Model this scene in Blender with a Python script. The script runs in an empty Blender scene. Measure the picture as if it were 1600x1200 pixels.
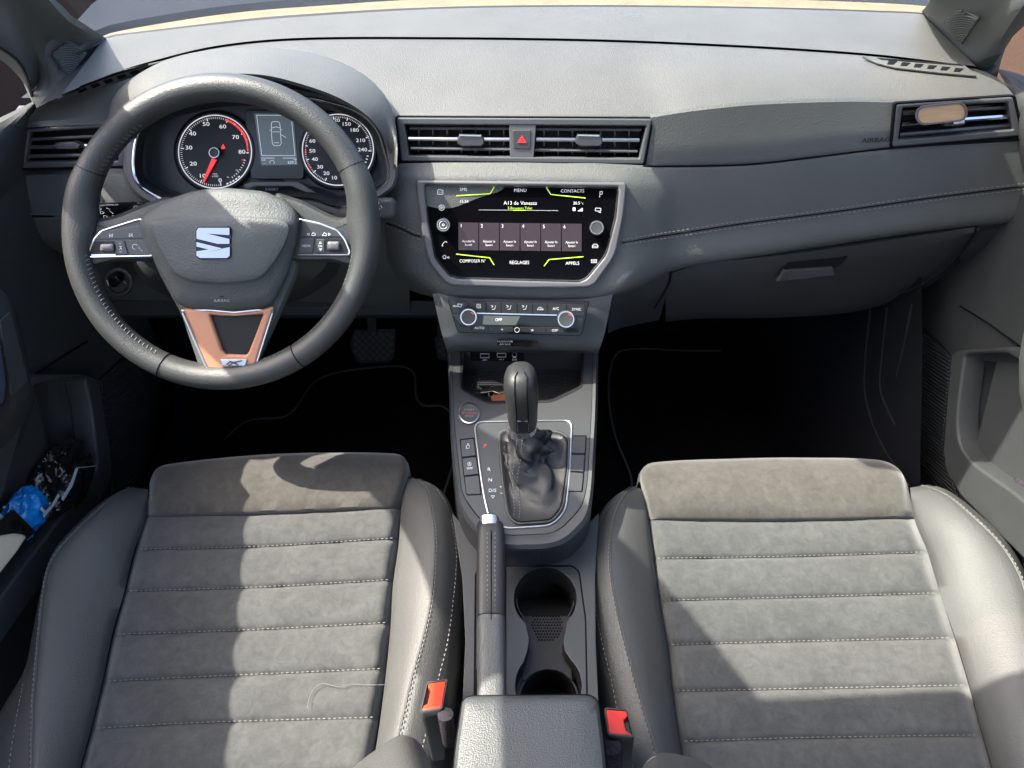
import bpy, bmesh, math, random
from mathutils import Vector, Matrix, noise
random.seed(7)
S = bpy.context.scene
COL = S.collection
R = math.radians
# ------------------------------------------------------------------ camera
F = 1164.0                    # focal length in photo pixels (photo 1600 x 1200)
CAM = Vector((0, 0, 1.2))
TH = R(41)
FW = Vector((0, math.cos(TH), -math.sin(TH)))
UP = Vector((0, math.sin(TH), math.cos(TH)))
RT = Vector((1, 0, 0))
cd = bpy.data.cameras.new('camera'); cam = bpy.data.objects.new('camera', cd); COL.objects.link(cam)
cam.location = CAM; cam.rotation_euler = (R(90) - TH, 0, 0)
cd.sensor_width = 36; cd.lens = 36 * F / 1600; cd.clip_start = 0.02; cd.clip_end = 500
S.camera = cam

def ray(px, py):
    return FW + RT * ((px - 800) / F) - UP * ((py - 600) / F)
class Pl:
    """a real plane in the car: point + normal, with a right / up basis"""
    def __init__(s, p, n, u=None):
        s.p = Vector(p); s.n = Vector(n).normalized()
        u = Vector(u) if u else Vector((1, 0, 0))
        s.u = (u - s.n * u.dot(s.n)).normalized(); s.v = s.n.cross(s.u)
    def off(s, h): return Pl(s.p + s.n * h, s.n, s.u)
    def at(s, px, py, h=0):
        r = ray(px, py)
        t = (s.p + s.n * h - CAM).dot(s.n) / r.dot(s.n)
        return CAM + r * t
    def loc(s, P):
        d = P - s.p
        return (d.dot(s.u), d.dot(s.v))
    def mat(s, h=0):
        m = Matrix((s.u, s.v, s.n)).transposed().to_4x4(); m.translation = s.p + s.n * h
        return m
def PY(y, tilt=0, px=815, py=600, u=None):      # wall facing the cabin; tilt leans its face upwards
    pl = Pl((0, y, 0), (0, -1, 0))
    P = pl.at(px, py)
    return Pl(P, (0, -math.cos(R(tilt)), math.sin(R(tilt))), u)
def PZ(z, px=815, py=700, rise=0, u=None):      # floor-like surface, rising forwards
    P = Pl((0, 0, z), (0, 0, 1)).at(px, py)
    return Pl(P, (0, -math.sin(R(rise)), math.cos(R(rise))), u)
def PX(x):
    return Pl((x, 0, 0), (-1 if x > 0 else 1, 0, 0), (0, -1, 0) if x > 0 else (0, 1, 0))
def VY(px, py, y): r = ray(px, py); return CAM + r * (y / r.y)
def VZ(px, py, z): r = ray(px, py); return CAM + r * ((z - CAM.z) / r.z)
def VX(px, py, x): r = ray(px, py); return CAM + r * (x / r.x)
def px_of(P):
    d = P - CAM; z = d.dot(FW)
    return (800 + F * d.x / z, 600 - F * d.dot(UP) / z)

# ------------------------------------------------------------------ object helpers
def wl(o):
    v = Vector((0, 0, 0))
    while o is not None: v += o.location; o = o.parent
    return v
def tag(o, label=None, cat=None, group=None, kind=None):
    if label: o['label'] = label
    if cat: o['category'] = cat
    if group: o['group'] = group
    if kind: o['kind'] = kind
    return o
def thing(name, label, cat, loc=(0, 0, 0), group=None):
    o = bpy.data.objects.new(name, None); COL.objects.link(o); o.location = loc
    o.empty_display_size = 0.05
    return tag(o, label, cat, group)
def obj(name, me, mat, parent=None, smooth=True, ang=38, loc=None):
    """link a mesh given in world coordinates"""
    o = bpy.data.objects.new(name, me); COL.objects.link(o)
    if parent is not None:
        o.parent = parent
    base = wl(parent) if parent is not None else Vector((0, 0, 0))
    if parent is None and loc is not None:
        o.location = loc; base = Vector(loc)
    if base.length > 0: me.transform(Matrix.Translation(-base))
    for m in (mat if isinstance(mat, (list, tuple)) else [mat]): me.materials.append(m)
    if smooth and len(me.polygons):
        me.polygons.foreach_set('use_smooth', [True] * len(me.polygons))
        me.set_sharp_from_angle(angle=R(ang))
    else:
        if len(me.polygons): me.polygons.foreach_set('use_smooth', [False] * len(me.polygons))
    me.update()
    return o
def mesh_of(verts, faces):
    me = bpy.data.meshes.new('m'); me.from_pydata([tuple(v) for v in verts], [], faces); me.update()
    return me
class MB:
    def __init__(s): s.v = []; s.f = []
    def add(s, vs, fs):
        o = len(s.v); s.v += [Vector(v) for v in vs]; s.f += [tuple(i + o for i in f) for f in fs]; return s
    def mesh(s, fix=True):
        me = mesh_of(s.v, s.f)
        if fix:
            bm = bmesh.new(); bm.from_mesh(me); bmesh.ops.recalc_face_normals(bm, faces=bm.faces); bm.to_mesh(me); bm.free()
        return me
    def build(s, name, mat, parent=None, **k): return obj(name, s.mesh(), mat, parent, **k)
    def add_mesh(s, me):
        s.add([v.co for v in me.vertices], [tuple(p.vertices) for p in me.polygons]); return s
    def box(s, c, sx, sy, sz, M=None):
        vs = [Vector((x * sx / 2, y * sy / 2, z * sz / 2)) for x in (-1, 1) for y in (-1, 1) for z in (-1, 1)]
        if M: vs = [M @ v for v in vs]
        c = Vector(c)
        return s.add([v + c for v in vs], [(0, 1, 3, 2), (4, 6, 7, 5), (0, 4, 5, 1), (2, 3, 7, 6), (0, 2, 6, 4), (1, 5, 7, 3)])
    def bar(s, a, b, w, h, up=(0, 0, 1)):
        a = Vector(a); b = Vector(b); d = b - a
        if d.length < 1e-7: return s
        d1 = d.normalized(); up = Vector(up); sd = d1.cross(up)
        if sd.length < 1e-5: sd = d1.cross(Vector((1, 0, 0)))
        sd.normalize(); u = sd.cross(d1)
        vs = [p + sd * (w / 2 * i) + u * (h / 2 * j) for p in (a, b) for (i, j) in ((-1, -1), (1, -1), (1, 1), (-1, 1))]
        return s.add(vs, [(0, 3, 2, 1), (4, 5, 6, 7), (0, 1, 5, 4), (1, 2, 6, 5), (2, 3, 7, 6), (3, 0, 4, 7)])
    def tube(s, pts, r, n=8, closed=False, up=None, flat=1.0):
        pts = [Vector(p) for p in pts]; N = len(pts)
        rr = r if isinstance(r, (list, tuple)) else [r] * N
        vs = []; ref = Vector(up) if up else Vector((0.13, 0.2, 1)).normalized()
        for i, p in enumerate(pts):
            a = pts[(i - 1) % N] if (closed or i > 0) else p
            b = pts[(i + 1) % N] if (closed or i < N - 1) else p
            t = (b - a).normalized()
            e = ref - t * ref.dot(t)
            if e.length < 1e-4: e = Vector((1, 0, 0)) - t * t.x
            e.normalize(); g = t.cross(e)
            if up is None: ref = e
            for k in range(n):
                c = 2 * math.pi * k / n
                vs.append(p + e * (rr[i] * math.sin(c) * flat) + g * (rr[i] * math.cos(c)))
        fs = []
        M = N if closed else N - 1
        for i in range(M):
            j = (i + 1) % N
            for k in range(n):
                l = (k + 1) % n
                fs.append((i * n + k, i * n + l, j * n + l, j * n + k))
        if not closed:
            fs.append(tuple(range(n - 1, -1, -1))); fs.append(tuple((N - 1) * n + k for k in range(n)))
        return s.add(vs, fs)
    def sphere(s, c, r, n=12, m=8, M=None):
        c = Vector(c); vs = []; fs = []
        for i in range(m + 1):
            a = math.pi * i / m
            for k in range(n):
                b = 2 * math.pi * k / n
                v = Vector((math.sin(a) * math.cos(b), math.sin(a) * math.sin(b), math.cos(a)))
                if isinstance(r, (list, tuple)): v = Vector((v.x * r[0], v.y * r[1], v.z * r[2]))
                else: v *= r
                vs.append(c + (M @ v if M else v))
        for i in range(m):
            for k in range(n):
                l = (k + 1) % n
                fs.append((i * n + k, (i + 1) * n + k, (i + 1) * n + l, i * n + l))
        s.add(vs, fs)
        return s
# curves ------------------------------------------------------------
def cr(pts, n, closed=False):
    """Catmull-Rom through pts, resampled evenly (chord length) to n points; works for tuples / Vectors"""
    P = [Vector(p) for p in pts]; N = len(P)
    if N == 1: return [P[0]] * n
    out = []
    segs = N if closed else N - 1
    K = 14
    for i in range(segs):
        p1 = P[i]; p2 = P[(i + 1) % N]
        p0 = P[(i - 1) % N] if (closed or i > 0) else p1 * 2 - p2
        p3 = P[(i + 2) % N] if (closed or i + 2 < N) else p2 * 2 - p1
        # centripetal-like: clamp tangents by segment length to avoid overshoot
        L = (p2 - p1).length
        m1 = (p2 - p0); m2 = (p3 - p1)
        d0 = (p1 - p0).length + L; d1 = (p3 - p2).length + L
        m1 = m1 * (L / d0) if d0 > 1e-9 else m1 * 0
        m2 = m2 * (L / d1) if d1 > 1e-9 else m2 * 0
        for k in range(K):
            t = k / K; t2 = t * t; t3 = t2 * t
            out.append(p1 * (2 * t3 - 3 * t2 + 1) + m1 * (t3 - 2 * t2 + t) + p2 * (-2 * t3 + 3 * t2) + m2 * (t3 - t2))
    if not closed: out.append(P[-1].copy())
    return resamp(out, n, closed)
def resamp(P, n, closed=False):
    P = [Vector(p) for p in P]
    Q = P + [P[0]] if closed else P
    L = [0]
    for a, b in zip(Q, Q[1:]): L.append(L[-1] + (b - a).length)
    T = L[-1]; out = []; j = 0
    for i in range(n):
        d = T * i / (n if closed else n - 1)
        while j < len(L) - 2 and L[j + 1] < d: j += 1
        w = (d - L[j]) / max(1e-9, L[j + 1] - L[j])
        out.append(Q[j].lerp(Q[j + 1], min(1, w)))
    return out
def rnd(pts, r, k=5):
    """round the corners of a closed 2D outline, r one radius or a list"""
    N = len(pts); out = []
    for i in range(N):
        p = Vector(pts[i][:2]); a = Vector(pts[i - 1][:2]); b = Vector(pts[(i + 1) % N][:2])
        rr = r[i] if isinstance(r, (list, tuple)) else r
        if rr <= 0: out.append(tuple(p)); continue
        da = (a - p); db = (b - p)
        q = min(rr, da.length * .48, db.length * .48)
        A = p + da.normalized() * q; B = p + db.normalized() * q
        for j in range(k + 1):
            t = j / k
            out.append(tuple(A * (1 - t) ** 2 + p * 2 * t * (1 - t) + B * t * t))
    return out
def circ(cx, cy, r, n=32, ry=None, a0=0, a1=360, rot=0):
    ry = ry or r; full = abs(a1 - a0) >= 360; out = []
    for i in range(n if full else n + 1):
        a = R(a0 + (a1 - a0) * i / n); x = r * math.cos(a); y = ry * math.sin(a); c = math.cos(R(rot)); s_ = math.sin(R(rot))
        out.append((cx + x * c - y * s_, cy + x * s_ + y * c))
    return out
def loops_mesh(loops, M, t, bev=0, seg=2):
    """filled flat shape (with holes) from 2D loops, t deep behind the plane, rounded edge"""
    cu = bpy.data.curves.new('c', 'CURVE'); cu.dimensions = '2D'; cu.fill_mode = 'BOTH'
    bev = min(bev, t / 2 * .98) if t > 0 else 0
    cu.extrude = max(0, t / 2 - bev); cu.bevel_depth = bev; cu.bevel_resolution = seg; cu.offset = -bev
    for lp in loops:
        sp = cu.splines.new('POLY'); sp.points.add(len(lp) - 1)
        for q, p in zip(sp.points, lp): q.co = (p[0], p[1], 0, 1)
        sp.use_cyclic_u = True
    o = bpy.data.objects.new('tmp', cu)
    me = bpy.data.meshes.new_from_object(o)
    bpy.data.objects.remove(o); bpy.data.curves.remove(cu)
    me.transform(M @ Matrix.Translation((0, 0, -t / 2)))
    return me
def plate(name, outs, pl, t, mat, parent=None, bev=0.001, h=0, seg=2, **k):
    """outs: a list of photo-pixel outlines (first outer, others holes) lying on plane pl raised by h, t thick backwards"""
    if not isinstance(outs[0][0], (tuple, list, Vector)): outs = [outs]
    loops = [[pl.loc(pl.at(p[0], p[1], h)) for p in o] for o in outs]
    return obj(name, loops_mesh(loops, pl.mat(h), t, bev, seg), mat, parent, **k)
def plate_m(outs, pl, t, bev=0, h=0):
    if not isinstance(outs[0][0], (tuple, list, Vector)): outs = [outs]
    return loops_mesh([[pl.loc(pl.at(p[0], p[1], h)) for p in o] for o in outs], pl.mat(h), t, bev)
def grid_mesh(rows, n=24, m=None, smooth_rows=True, close=False, keep=False):
    """rows of 3D points -> smooth surface. each row resampled to n; rows splined to m"""
    RR = [([Vector(p) for p in r] if keep else cr(r, n)) for r in rows]
    n = len(RR[0])
    if m:
        cols = [cr([r[i] for r in RR], m) for i in range(n)]
        RR = [[cols[i][j] for i in range(n)] for j in range(m)]
    vs = [p for r in RR for p in r]; fs = []
    for j in range(len(RR) - 1):
        for i in range(n - 1 + (1 if close else 0)):
            k = (i + 1) % n
            fs.append((j * n + i, j * n + k, (j + 1) * n + k, (j + 1) * n + i))
    return vs, fs
def skin(name, rows, mat, parent=None, n=24, m=None, thick=0, close=False, keep=False, flip=False, **k):
    vs, fs = grid_mesh(rows, n, m, close=close, keep=keep)
    me = mesh_of(vs, fs)
    c = Vector((0, 0, 0)); nn = Vector((0, 0, 0))
    for p in me.polygons: nn += p.normal * p.area; c += p.center
    c /= max(1, len(me.polygons))
    if (nn.dot(CAM - c) < 0) != flip:
        me.flip_normals()
    if thick:
        bm = bmesh.new(); bm.from_mesh(me)
        bm.normal_update()
        geom = bm.faces[:]
        r_ = bmesh.ops.solidify(bm, geom=geom, thickness=thick)
        bm.to_mesh(me); bm.free()
    return obj(name, me, mat, parent, **k)
def rings(name, rs, mat, parent=None, n=64, cap=True, capback=False, **k):
    """rs: list of closed 3D loops (same start/direction) from back to front; last one capped with a fan"""
    RR = [resamp(r, n, True) for r in rs]
    vs = [p for r in RR for p in r]; fs = []
    for j in range(len(RR) - 1):
        for i in range(n):
            l = (i + 1) % n; fs.append((j * n + i, j * n + l, (j + 1) * n + l, (j + 1) * n + i))
    if cap:
        c = sum(RR[-1], Vector()) / n; vs.append(c); ci = len(vs) - 1; b = (len(RR) - 1) * n
        for i in range(n): fs.append((b + i, b + (i + 1) % n, ci))
    if capback:
        c = sum(RR[0], Vector()) / n; vs.append(c); ci = len(vs) - 1
        for i in range(n): fs.append(((i + 1) % n, i, ci))
    b = MB(); b.add(vs, fs)
    me = b.mesh()
    if not capback and len(me.polygons):      # open at the back: make sure the outside faces the cabin
        nn = Vector((0, 0, 0)); c = Vector((0, 0, 0))
        for p in me.polygons: nn += p.normal * p.area; c += p.center
        if nn.dot(CAM - c / len(me.polygons)) < 0: me.flip_normals()
    return obj(name, me, mat, parent, **k)
def stitches(name, path, mat, parent, L=0.0042, gap=0.0022, r=0.00055, n=None, skew=0, nrm=None):
    pts = [Vector(p) for p in path]
    D = sum((b - a).length for a, b in zip(pts, pts[1:]))
    N = max(2, int(D / (L + gap)) * 4)
    P = resamp(pts, N); m = MB()
    for i in range(0, N - 2, 4):
        a = P[i]; b = P[min(N - 1, i + int(4 * L / (L + gap) + .5))]
        if skew:
            sd = (b - a).normalized().cross(nrm or Vector((0, -.5, .8)))
            mid = (a + b) / 2; dd = sd * skew
            a, b = mid - dd, mid + dd
        m.tube([a, a.lerp(b, .5) + Vector((0, -.0002, .0004)), b], r, 5)
    return m.build(name, mat, parent)
def text(name, s, px, py, hpx, pl, mat, parent, h=0.0006, t=0.0004, ax='CENTER', sx=1.0, rot=0, bold=0, shear=0):
    """lettering lying on plane pl, centred on a photo pixel, letter height hpx pixels"""
    cu = bpy.data.curves.new('t', 'FONT'); cu.body = s; cu.align_x = ax; cu.align_y = 'CENTER'; cu.shear = shear
    P = pl.at(px, py, h)
    a = pl.at(px, py - hpx / 2, h); b = pl.at(px, py + hpx / 2, h)
    H = (a - b).length
    cu.size = H / 0.70; cu.extrude = t / 2; cu.offset = bold * cu.size; cu.resolution_u = 2
    o = bpy.data.objects.new('tmp', cu); me = bpy.data.meshes.new_from_object(o)
    bpy.data.objects.remove(o); bpy.data.curves.remove(cu)
    M = Matrix((pl.u, pl.v, pl.n)).transposed().to_4x4(); M.translation = P
    me.transform(M @ Matrix.Rotation(R(rot), 4, 'Z') @ Matrix.Diagonal((sx, 1, 1, 1)))
    return obj(name, me, mat, parent, smooth=False)
def strokes(name, lines, pl, w, mat, parent, h=0.0008, t=None):
    """thin raised lines drawn on plane pl; lines are photo-pixel polylines, w metres wide"""
    m = MB()
    for ln in lines:
        P = [pl.at(p[0], p[1], h) for p in ln]
        for a, b in zip(P, P[1:]): m.bar(a, b, w, t or w * .6, up=pl.n)
    return m.build(name, mat, parent, smooth=False)
def dup(root):
    """copy a thing with its parts and sub-parts"""
    def rec(o, par):
        c = o.copy(); COL.objects.link(c)
        if par is not None: c.parent = par
        for ch in [x for x in bpy.data.objects if x.parent == o]: rec(ch, c)
        return c
    return rec(root, root.parent)
# ------------------------------------------------------------------ materials
def nodes(name):
    m = bpy.data.materials.new(name); m.use_nodes = True
    nt = m.node_tree; b = nt.nodes['Principled BSDF']
    return m, nt, b
def N(nt, t, **k):
    n = nt.nodes.new(t)
    for a, v in k.items():
        if a in n.inputs: n.inputs[a].default_value = v
        else: setattr(n, a, v)
    return n
def grain(name, col, rough=.5, scale=900, bump=.25, dist=.0006, var=.12, spec=.4, sheen=0, big=9, kind='leather', dust=0):
    col = (col[0] * .985, col[1] * 1.0, col[2] * .985)
    m, nt, b = nodes(name); L = nt.links.new
    tc = N(nt, 'ShaderNodeTexCoord')
    n2 = N(nt, 'ShaderNodeTexNoise', Scale=big, Detail=5.0, Roughness=.6)
    L(tc.outputs['Object'], n2.inputs['Vector'])
    mp = N(nt, 'ShaderNodeMapRange'); mp.inputs[1].default_value = .3; mp.inputs[2].default_value = .7
    mp.inputs[3].default_value = 1 - var; mp.inputs[4].default_value = 1 + var
    L(n2.outputs['Fac'], mp.inputs[0])
    mx = N(nt, 'ShaderNodeVectorMath', operation='SCALE'); mx.inputs[0].default_value = col[:3]
    L(mp.outputs[0], mx.inputs['Scale'])
    last = mx.outputs[0]
    if kind == 'suede':
        n3 = N(nt, 'ShaderNodeTexNoise', Scale=75.0, Detail=6.0, Roughness=.72, Distortion=.6)
        L(tc.outputs['Object'], n3.inputs['Vector'])
        m3 = N(nt, 'ShaderNodeMapRange'); m3.inputs[1].default_value = .3; m3.inputs[2].default_value = .7
        m3.inputs[3].default_value = .78; m3.inputs[4].default_value = 1.25
        L(n3.outputs['Fac'], m3.inputs[0])
        s3 = N(nt, 'ShaderNodeVectorMath', operation='SCALE'); L(last, s3.inputs[0]); L(m3.outputs[0], s3.inputs['Scale']); last = s3.outputs[0]
    if dust:
        n4 = N(nt, 'ShaderNodeTexNoise', Scale=2600.0, Detail=1.0); L(tc.outputs['Object'], n4.inputs['Vector'])
        m4 = N(nt, 'ShaderNodeMapRange'); m4.inputs[1].default_value = .66; m4.inputs[2].default_value = .8
        m4.inputs[3].default_value = 0; m4.inputs[4].default_value = dust; L(n4.outputs['Fac'], m4.inputs[0])
        ad = N(nt, 'ShaderNodeVectorMath', operation='ADD'); L(last, ad.inputs[0]); L(m4.outputs[0], ad.inputs[1]); last = ad.outputs[0]
    L(last, b.inputs['Base Color'])
    b.inputs['Roughness'].default_value = rough; b.inputs['Specular IOR Level'].default_value = spec
    if sheen: b.inputs['Sheen Weight'].default_value = sheen; b.inputs['Sheen Roughness'].default_value = .45
    if kind == 'leather':
        vo = N(nt, 'ShaderNodeTexVoronoi', Scale=scale); vo.feature = 'F1'
        nz = N(nt, 'ShaderNodeTexNoise', Scale=scale * .5, Detail=2.0)
        L(tc.outputs['Object'], vo.inputs['Vector']); L(tc.outputs['Object'], nz.inputs['Vector'])
        md = N(nt, 'ShaderNodeMath', operation='ADD'); L(vo.outputs['Distance'], md.inputs[0]); L(nz.outputs['Fac'], md.inputs[1])
        hgt = md.outputs[0]
    else:
        nz = N(nt, 'ShaderNodeTexNoise', Scale=scale, Detail=3.0, Roughness=.7)
        L(tc.outputs['Object'], nz.inputs['Vector']); hgt = nz.outputs['Fac']
    bp = N(nt, 'ShaderNodeBump', Strength=bump, Distance=dist); L(hgt, bp.inputs['Height'])
    wv = N(nt, 'ShaderNodeTexNoise', Scale=22.0, Detail=2.0); L(tc.outputs['Object'], wv.inputs['Vector'])
    bq = N(nt, 'ShaderNodeBump', Strength=.07, Distance=.002); L(wv.outputs['Fac'], bq.inputs['Height']); L(bp.outputs[0], bq.inputs['Normal'])
    L(bq.outputs[0], b.inputs['Normal'])
    return m
def plain(name, col, rough=.4, metal=0, spec=.5, emit=None, es=1, coat=0, alpha=1):
    m, nt, b = nodes(name)
    b.inputs['Base Color'].default_value = (*col[:3], 1); b.inputs['Roughness'].default_value = rough
    b.inputs['Metallic'].default_value = metal; b.inputs['Specular IOR Level'].default_value = spec
    b.inputs['Coat Weight'].default_value = coat
    if emit: b.inputs['Emission Color'].default_value = (*emit, 1); b.inputs['Emission Strength'].default_value = es
    return m
M = {}
M['dash'] = grain('dash_soft_plastic', (.064, .0635, .062), rough=.52, scale=800, bump=.42, dist=.0008, var=.10, spec=.38, dust=.06)
M['trim'] = grain('padded_leatherette', (.068, .071, .071), rough=.52, scale=700, bump=.45, dist=.0009, var=.08, spec=.4)
M['hard'] = grain('hard_grey_plastic', (.040, .042, .045), rough=.5, scale=900, bump=.3, dist=.0005, var=.08, spec=.4, dust=.02)
M['door'] = grain('door_plastic', (.038, .040, .042), rough=.5, scale=700, bump=.4, dist=.0007, var=.12, spec=.35, dust=.015)
M['sat'] = grain('satin_console_plastic', (.034, .035, .037), rough=.38, scale=2500, bump=.08, dist=.0002, var=.05, spec=.45)
M['leather'] = grain('seat_leather', (.052, .0525, .052), rough=.58, scale=640, bump=.35, dist=.0009, var=.07, spec=.5)
M['wheel'] = grain('wheel_leather', (.031, .033, .033), rough=.43, scale=820, bump=.5, dist=.0006, var=.10, spec=.5)
M['hub'] = grain('airbag_cover', (.056, .062, .064), rough=.6, scale=500, bump=.5, dist=.0008, var=.06, spec=.42)
M['suede'] = grain('grey_suede', (.050, .0515, .052), rough=.9, scale=700, bump=.5, dist=.0008, var=.14, spec=.15, sheen=.35, big=14, kind='suede')
M['suede_warm'] = grain('warm_grey_suede', (.051, .048, .044), rough=.9, scale=700, bump=.5, dist=.0008, var=.16, spec=.15, sheen=.35, big=14, kind='suede')
M['boot'] = grain('boot_leather', (.016, .016, .017), rough=.5, scale=900, bump=.25, dist=.0005, var=.1, spec=.5)
M['arm'] = grain('armrest_leather', (.052, .056, .057), rough=.46, scale=760, bump=.5, dist=.0008, var=.06, spec=.5)
M['carpet'] = grain('black_carpet', (.008, .008, .009), rough=1, scale=1400, bump=.8, dist=.002, var=.4, spec=.05, kind='fuzz')
M['piping'] = grain('mat_piping', (.10, .10, .11), rough=.9, scale=2000, bump=.4, var=.2, spec=.1, kind='fuzz')
M['felt'] = grain('dark_felt', (.05, .045, .055), rough=1, scale=2200, bump=1, dist=.002, var=.5, spec=.05, big=300, kind='fuzz')
M['pillar'] = grain('pillar_trim', (.088, .094, .094), rough=.6, scale=900, bump=.2, dist=.0005, var=.05, spec=.3)
M['roofm'] = grain('headliner', (.55, .54, .52), rough=.9, scale=900, bump=.3, var=.05, spec=.1, kind='fuzz')
M['black'] = plain('matt_black', (.006, .006, .007), .55, spec=.3)
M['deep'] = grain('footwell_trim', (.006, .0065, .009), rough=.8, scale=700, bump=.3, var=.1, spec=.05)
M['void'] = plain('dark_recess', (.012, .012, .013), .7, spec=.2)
M['gap'] = plain('shut_line', (.004, .004, .006), .8, spec=.1)
M['gloss'] = plain('gloss_black', (.005, .005, .006), .14, spec=.25)
M['lower'] = grain('lower_dash_plastic', (.024, .025, .028), rough=.6, scale=700, bump=.4, dist=.0007, var=.1, spec=.25)
M['glass_blk'] = plain('screen_glass', (.002, .002, .003), .12, spec=.06)
M['chrome'] = plain('chrome', (.50, .50, .54), .16, metal=1)
M['emblem'] = plain('dark_chrome', (.26, .26, .31), .1, metal=1)
M['satin'] = plain('satin_silver', (.52, .52, .54), .34, metal=1)
M['bezel'] = plain('grey_metallic_bezel', (.085, .085, .092), .38, metal=.1, spec=.5)
M['ventb'] = plain('vent_surround_grey', (.058, .062, .066), .42, spec=.45)
M['piano'] = plain('dark_button', (.014, .014, .015), .3, spec=.25)
M['slat'] = plain('vent_slat', (.035, .035, .04), .3, spec=.6)
M['copper'] = plain('copper_lacquer', (.35, .165, .095), .36, spec=.4)
M['red'] = plain('buckle_red', (.72, .045, .03), .38, spec=.5)
M['stitch'] = plain('light_thread', (.19, .187, .18), .8, spec=.2)
M['stitchd'] = plain('grey_thread', (.13, .13, .13), .8, spec=.2)
M['white'] = plain('white_print', (.55, .56, .58), .6)
M['greyprint'] = plain('grey_print', (.20, .21, .22), .6)
M['lum'] = plain('lit_lettering', (.5, .5, .5), .6, emit=(.92, .88, .98), es=.10)
M['lumd'] = plain('lit_lettering_dim', (.3, .3, .3), .6, emit=(.8, .85, .9), es=.08)
M['green'] = plain('lit_green_line', (.3, .5, .02), .6, emit=(.50, .80, .04), es=.13)
M['tile'] = plain('screen_tile', (.015, .012, .015), .25, emit=(.30, .22, .28), es=.034, spec=.2)
M['lred'] = plain('lit_red', (.5, .01, .01), .5, emit=(1, .05, .06), es=.16)
M['dullred'] = plain('dim_red_print', (.35, .06, .06), .6)
M['lgreen'] = plain('lit_green', (.0, .3, .05), .5, emit=(.02, .75, .16), es=.14)
M['dial'] = plain('dial_face', (.012, .015, .018), .5, spec=.3)
M['binn'] = plain('binnacle_face', (.020, .024, .028), .42, spec=.4)
M['lcd'] = plain('cluster_display', (.03, .045, .05), .3, emit=(.30, .42, .46), es=.022)
M['lcdline'] = plain('display_lines', (.3, .3, .35), .5, emit=(.75, .8, .95), es=.10)
M['acd'] = plain('climate_display', (.02, .022, .018), .25, emit=(.33, .35, .28), es=.05)
M['wood'] = None
M['rubber'] = grain('black_rubber', (.012, .012, .013), rough=.6, scale=1500, bump=.2, var=.2, spec=.4)
M['brass'] = plain('key_metal', (.62, .55, .42), .28, metal=1)
M['leatherkey'] = plain('brown_leather_fob', (.22, .065, .025), .5)
M['cream'] = plain('cream_case', (.62, .55, .43), .4)
M['blue'] = plain('blue_plastic_bag', (.008, .20, .58), .22, spec=.7, coat=.3)
M['bag'] = plain('black_bin_liner', (.012, .011, .011), .2, spec=.8, coat=.3)
M['clear'] = plain('clear_tie', (.42, .46, .52), .3)
M['paint'] = None
def mk_wood():
    m, nt, b = nodes('pale_wood'); L = nt.links.new
    tc = N(nt, 'ShaderNodeTexCoord'); mp = N(nt, 'ShaderNodeMapping'); mp.inputs['Scale'].default_value = (18, 200, 200)
    w = N(nt, 'ShaderNodeTexNoise', Scale=3.0, Detail=5.0, Distortion=.6)
    L(tc.outputs['Object'], mp.inputs[0]); L(mp.outputs[0], w.inputs['Vector'])
    r = N(nt, 'ShaderNodeValToRGB'); r.color_ramp.elements[0].color = (.30, .17, .085, 1); r.color_ramp.elements[1].color = (.52, .33, .18, 1)
    L(w.outputs['Fac'], r.inputs[0]); L(r.outputs[0], b.inputs['Base Color']); b.inputs['Roughness'].default_value = .5
    return m
M['wood'] = mk_wood()
def mk_ribs(name, col, sc, axis=(0, 0, 1), spec=.3, str_=.9):
    m, nt, b = nodes(name); L = nt.links.new
    tc = N(nt, 'ShaderNodeTexCoord'); w = N(nt, 'ShaderNodeTexWave', Scale=sc); w.bands_direction = 'Z'
    mp = N(nt, 'ShaderNodeMapping'); mp.inputs['Rotation'].default_value = (R(axis[0]), R(axis[1]), 0)
    L(tc.outputs['Object'], mp.inputs[0]); L(mp.outputs[0], w.inputs['Vector'])
    bp = N(nt, 'ShaderNodeBump', Strength=str_, Distance=.002); L(w.outputs['Fac'], bp.inputs['Height']); L(bp.outputs[0], b.inputs['Normal'])
    r = N(nt, 'ShaderNodeMapRange'); r.inputs[3].default_value = .6; r.inputs[4].default_value = 1.2
    L(w.outputs['Fac'], r.inputs[0]); v = N(nt, 'ShaderNodeVectorMath', operation='SCALE'); v.inputs[0].default_value = col
    L(r.outputs[0], v.inputs['Scale']); L(v.outputs[0], b.inputs['Base Color'])
    b.inputs['Roughness'].default_value = .6; b.inputs['Specular IOR Level'].default_value = spec
    return m
M['ribs'] = mk_ribs('ribbed_speaker_cloth', (.028, .030, .034), 55, (20, 0, 0))
def mk_glass():
    m = bpy.data.materials.new('clear_window_glass'); m.use_nodes = True; nt = m.node_tree; nt.nodes.clear(); L = nt.links.new
    o = N(nt, 'ShaderNodeOutputMaterial'); t = N(nt, 'ShaderNodeBsdfTransparent'); t.inputs[0].default_value = (.93, .95, .95, 1)
    g = N(nt, 'ShaderNodeBsdfGlossy'); g.inputs['Roughness'].default_value = .02
    f = N(nt, 'ShaderNodeMath', operation='MULTIPLY'); lw = N(nt, 'ShaderNodeLayerWeight', Blend=.12); f.inputs[1].default_value = .3; L(lw.outputs['Facing'], f.inputs[0]); x = N(nt, 'ShaderNodeMixShader')
    L(f.outputs[0], x.inputs[0]); L(t.outputs[0], x.inputs[1]); L(g.outputs[0], x.inputs[2]); L(x.outputs[0], o.inputs[0])
    return m
M['glass'] = mk_glass()
M['paint'] = grain('slate_blue_bonnet_paint', (.027, .031, .041), rough=.9, scale=300, bump=.05, var=.12, spec=.0, big=2.5, kind='fuzz')
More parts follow.
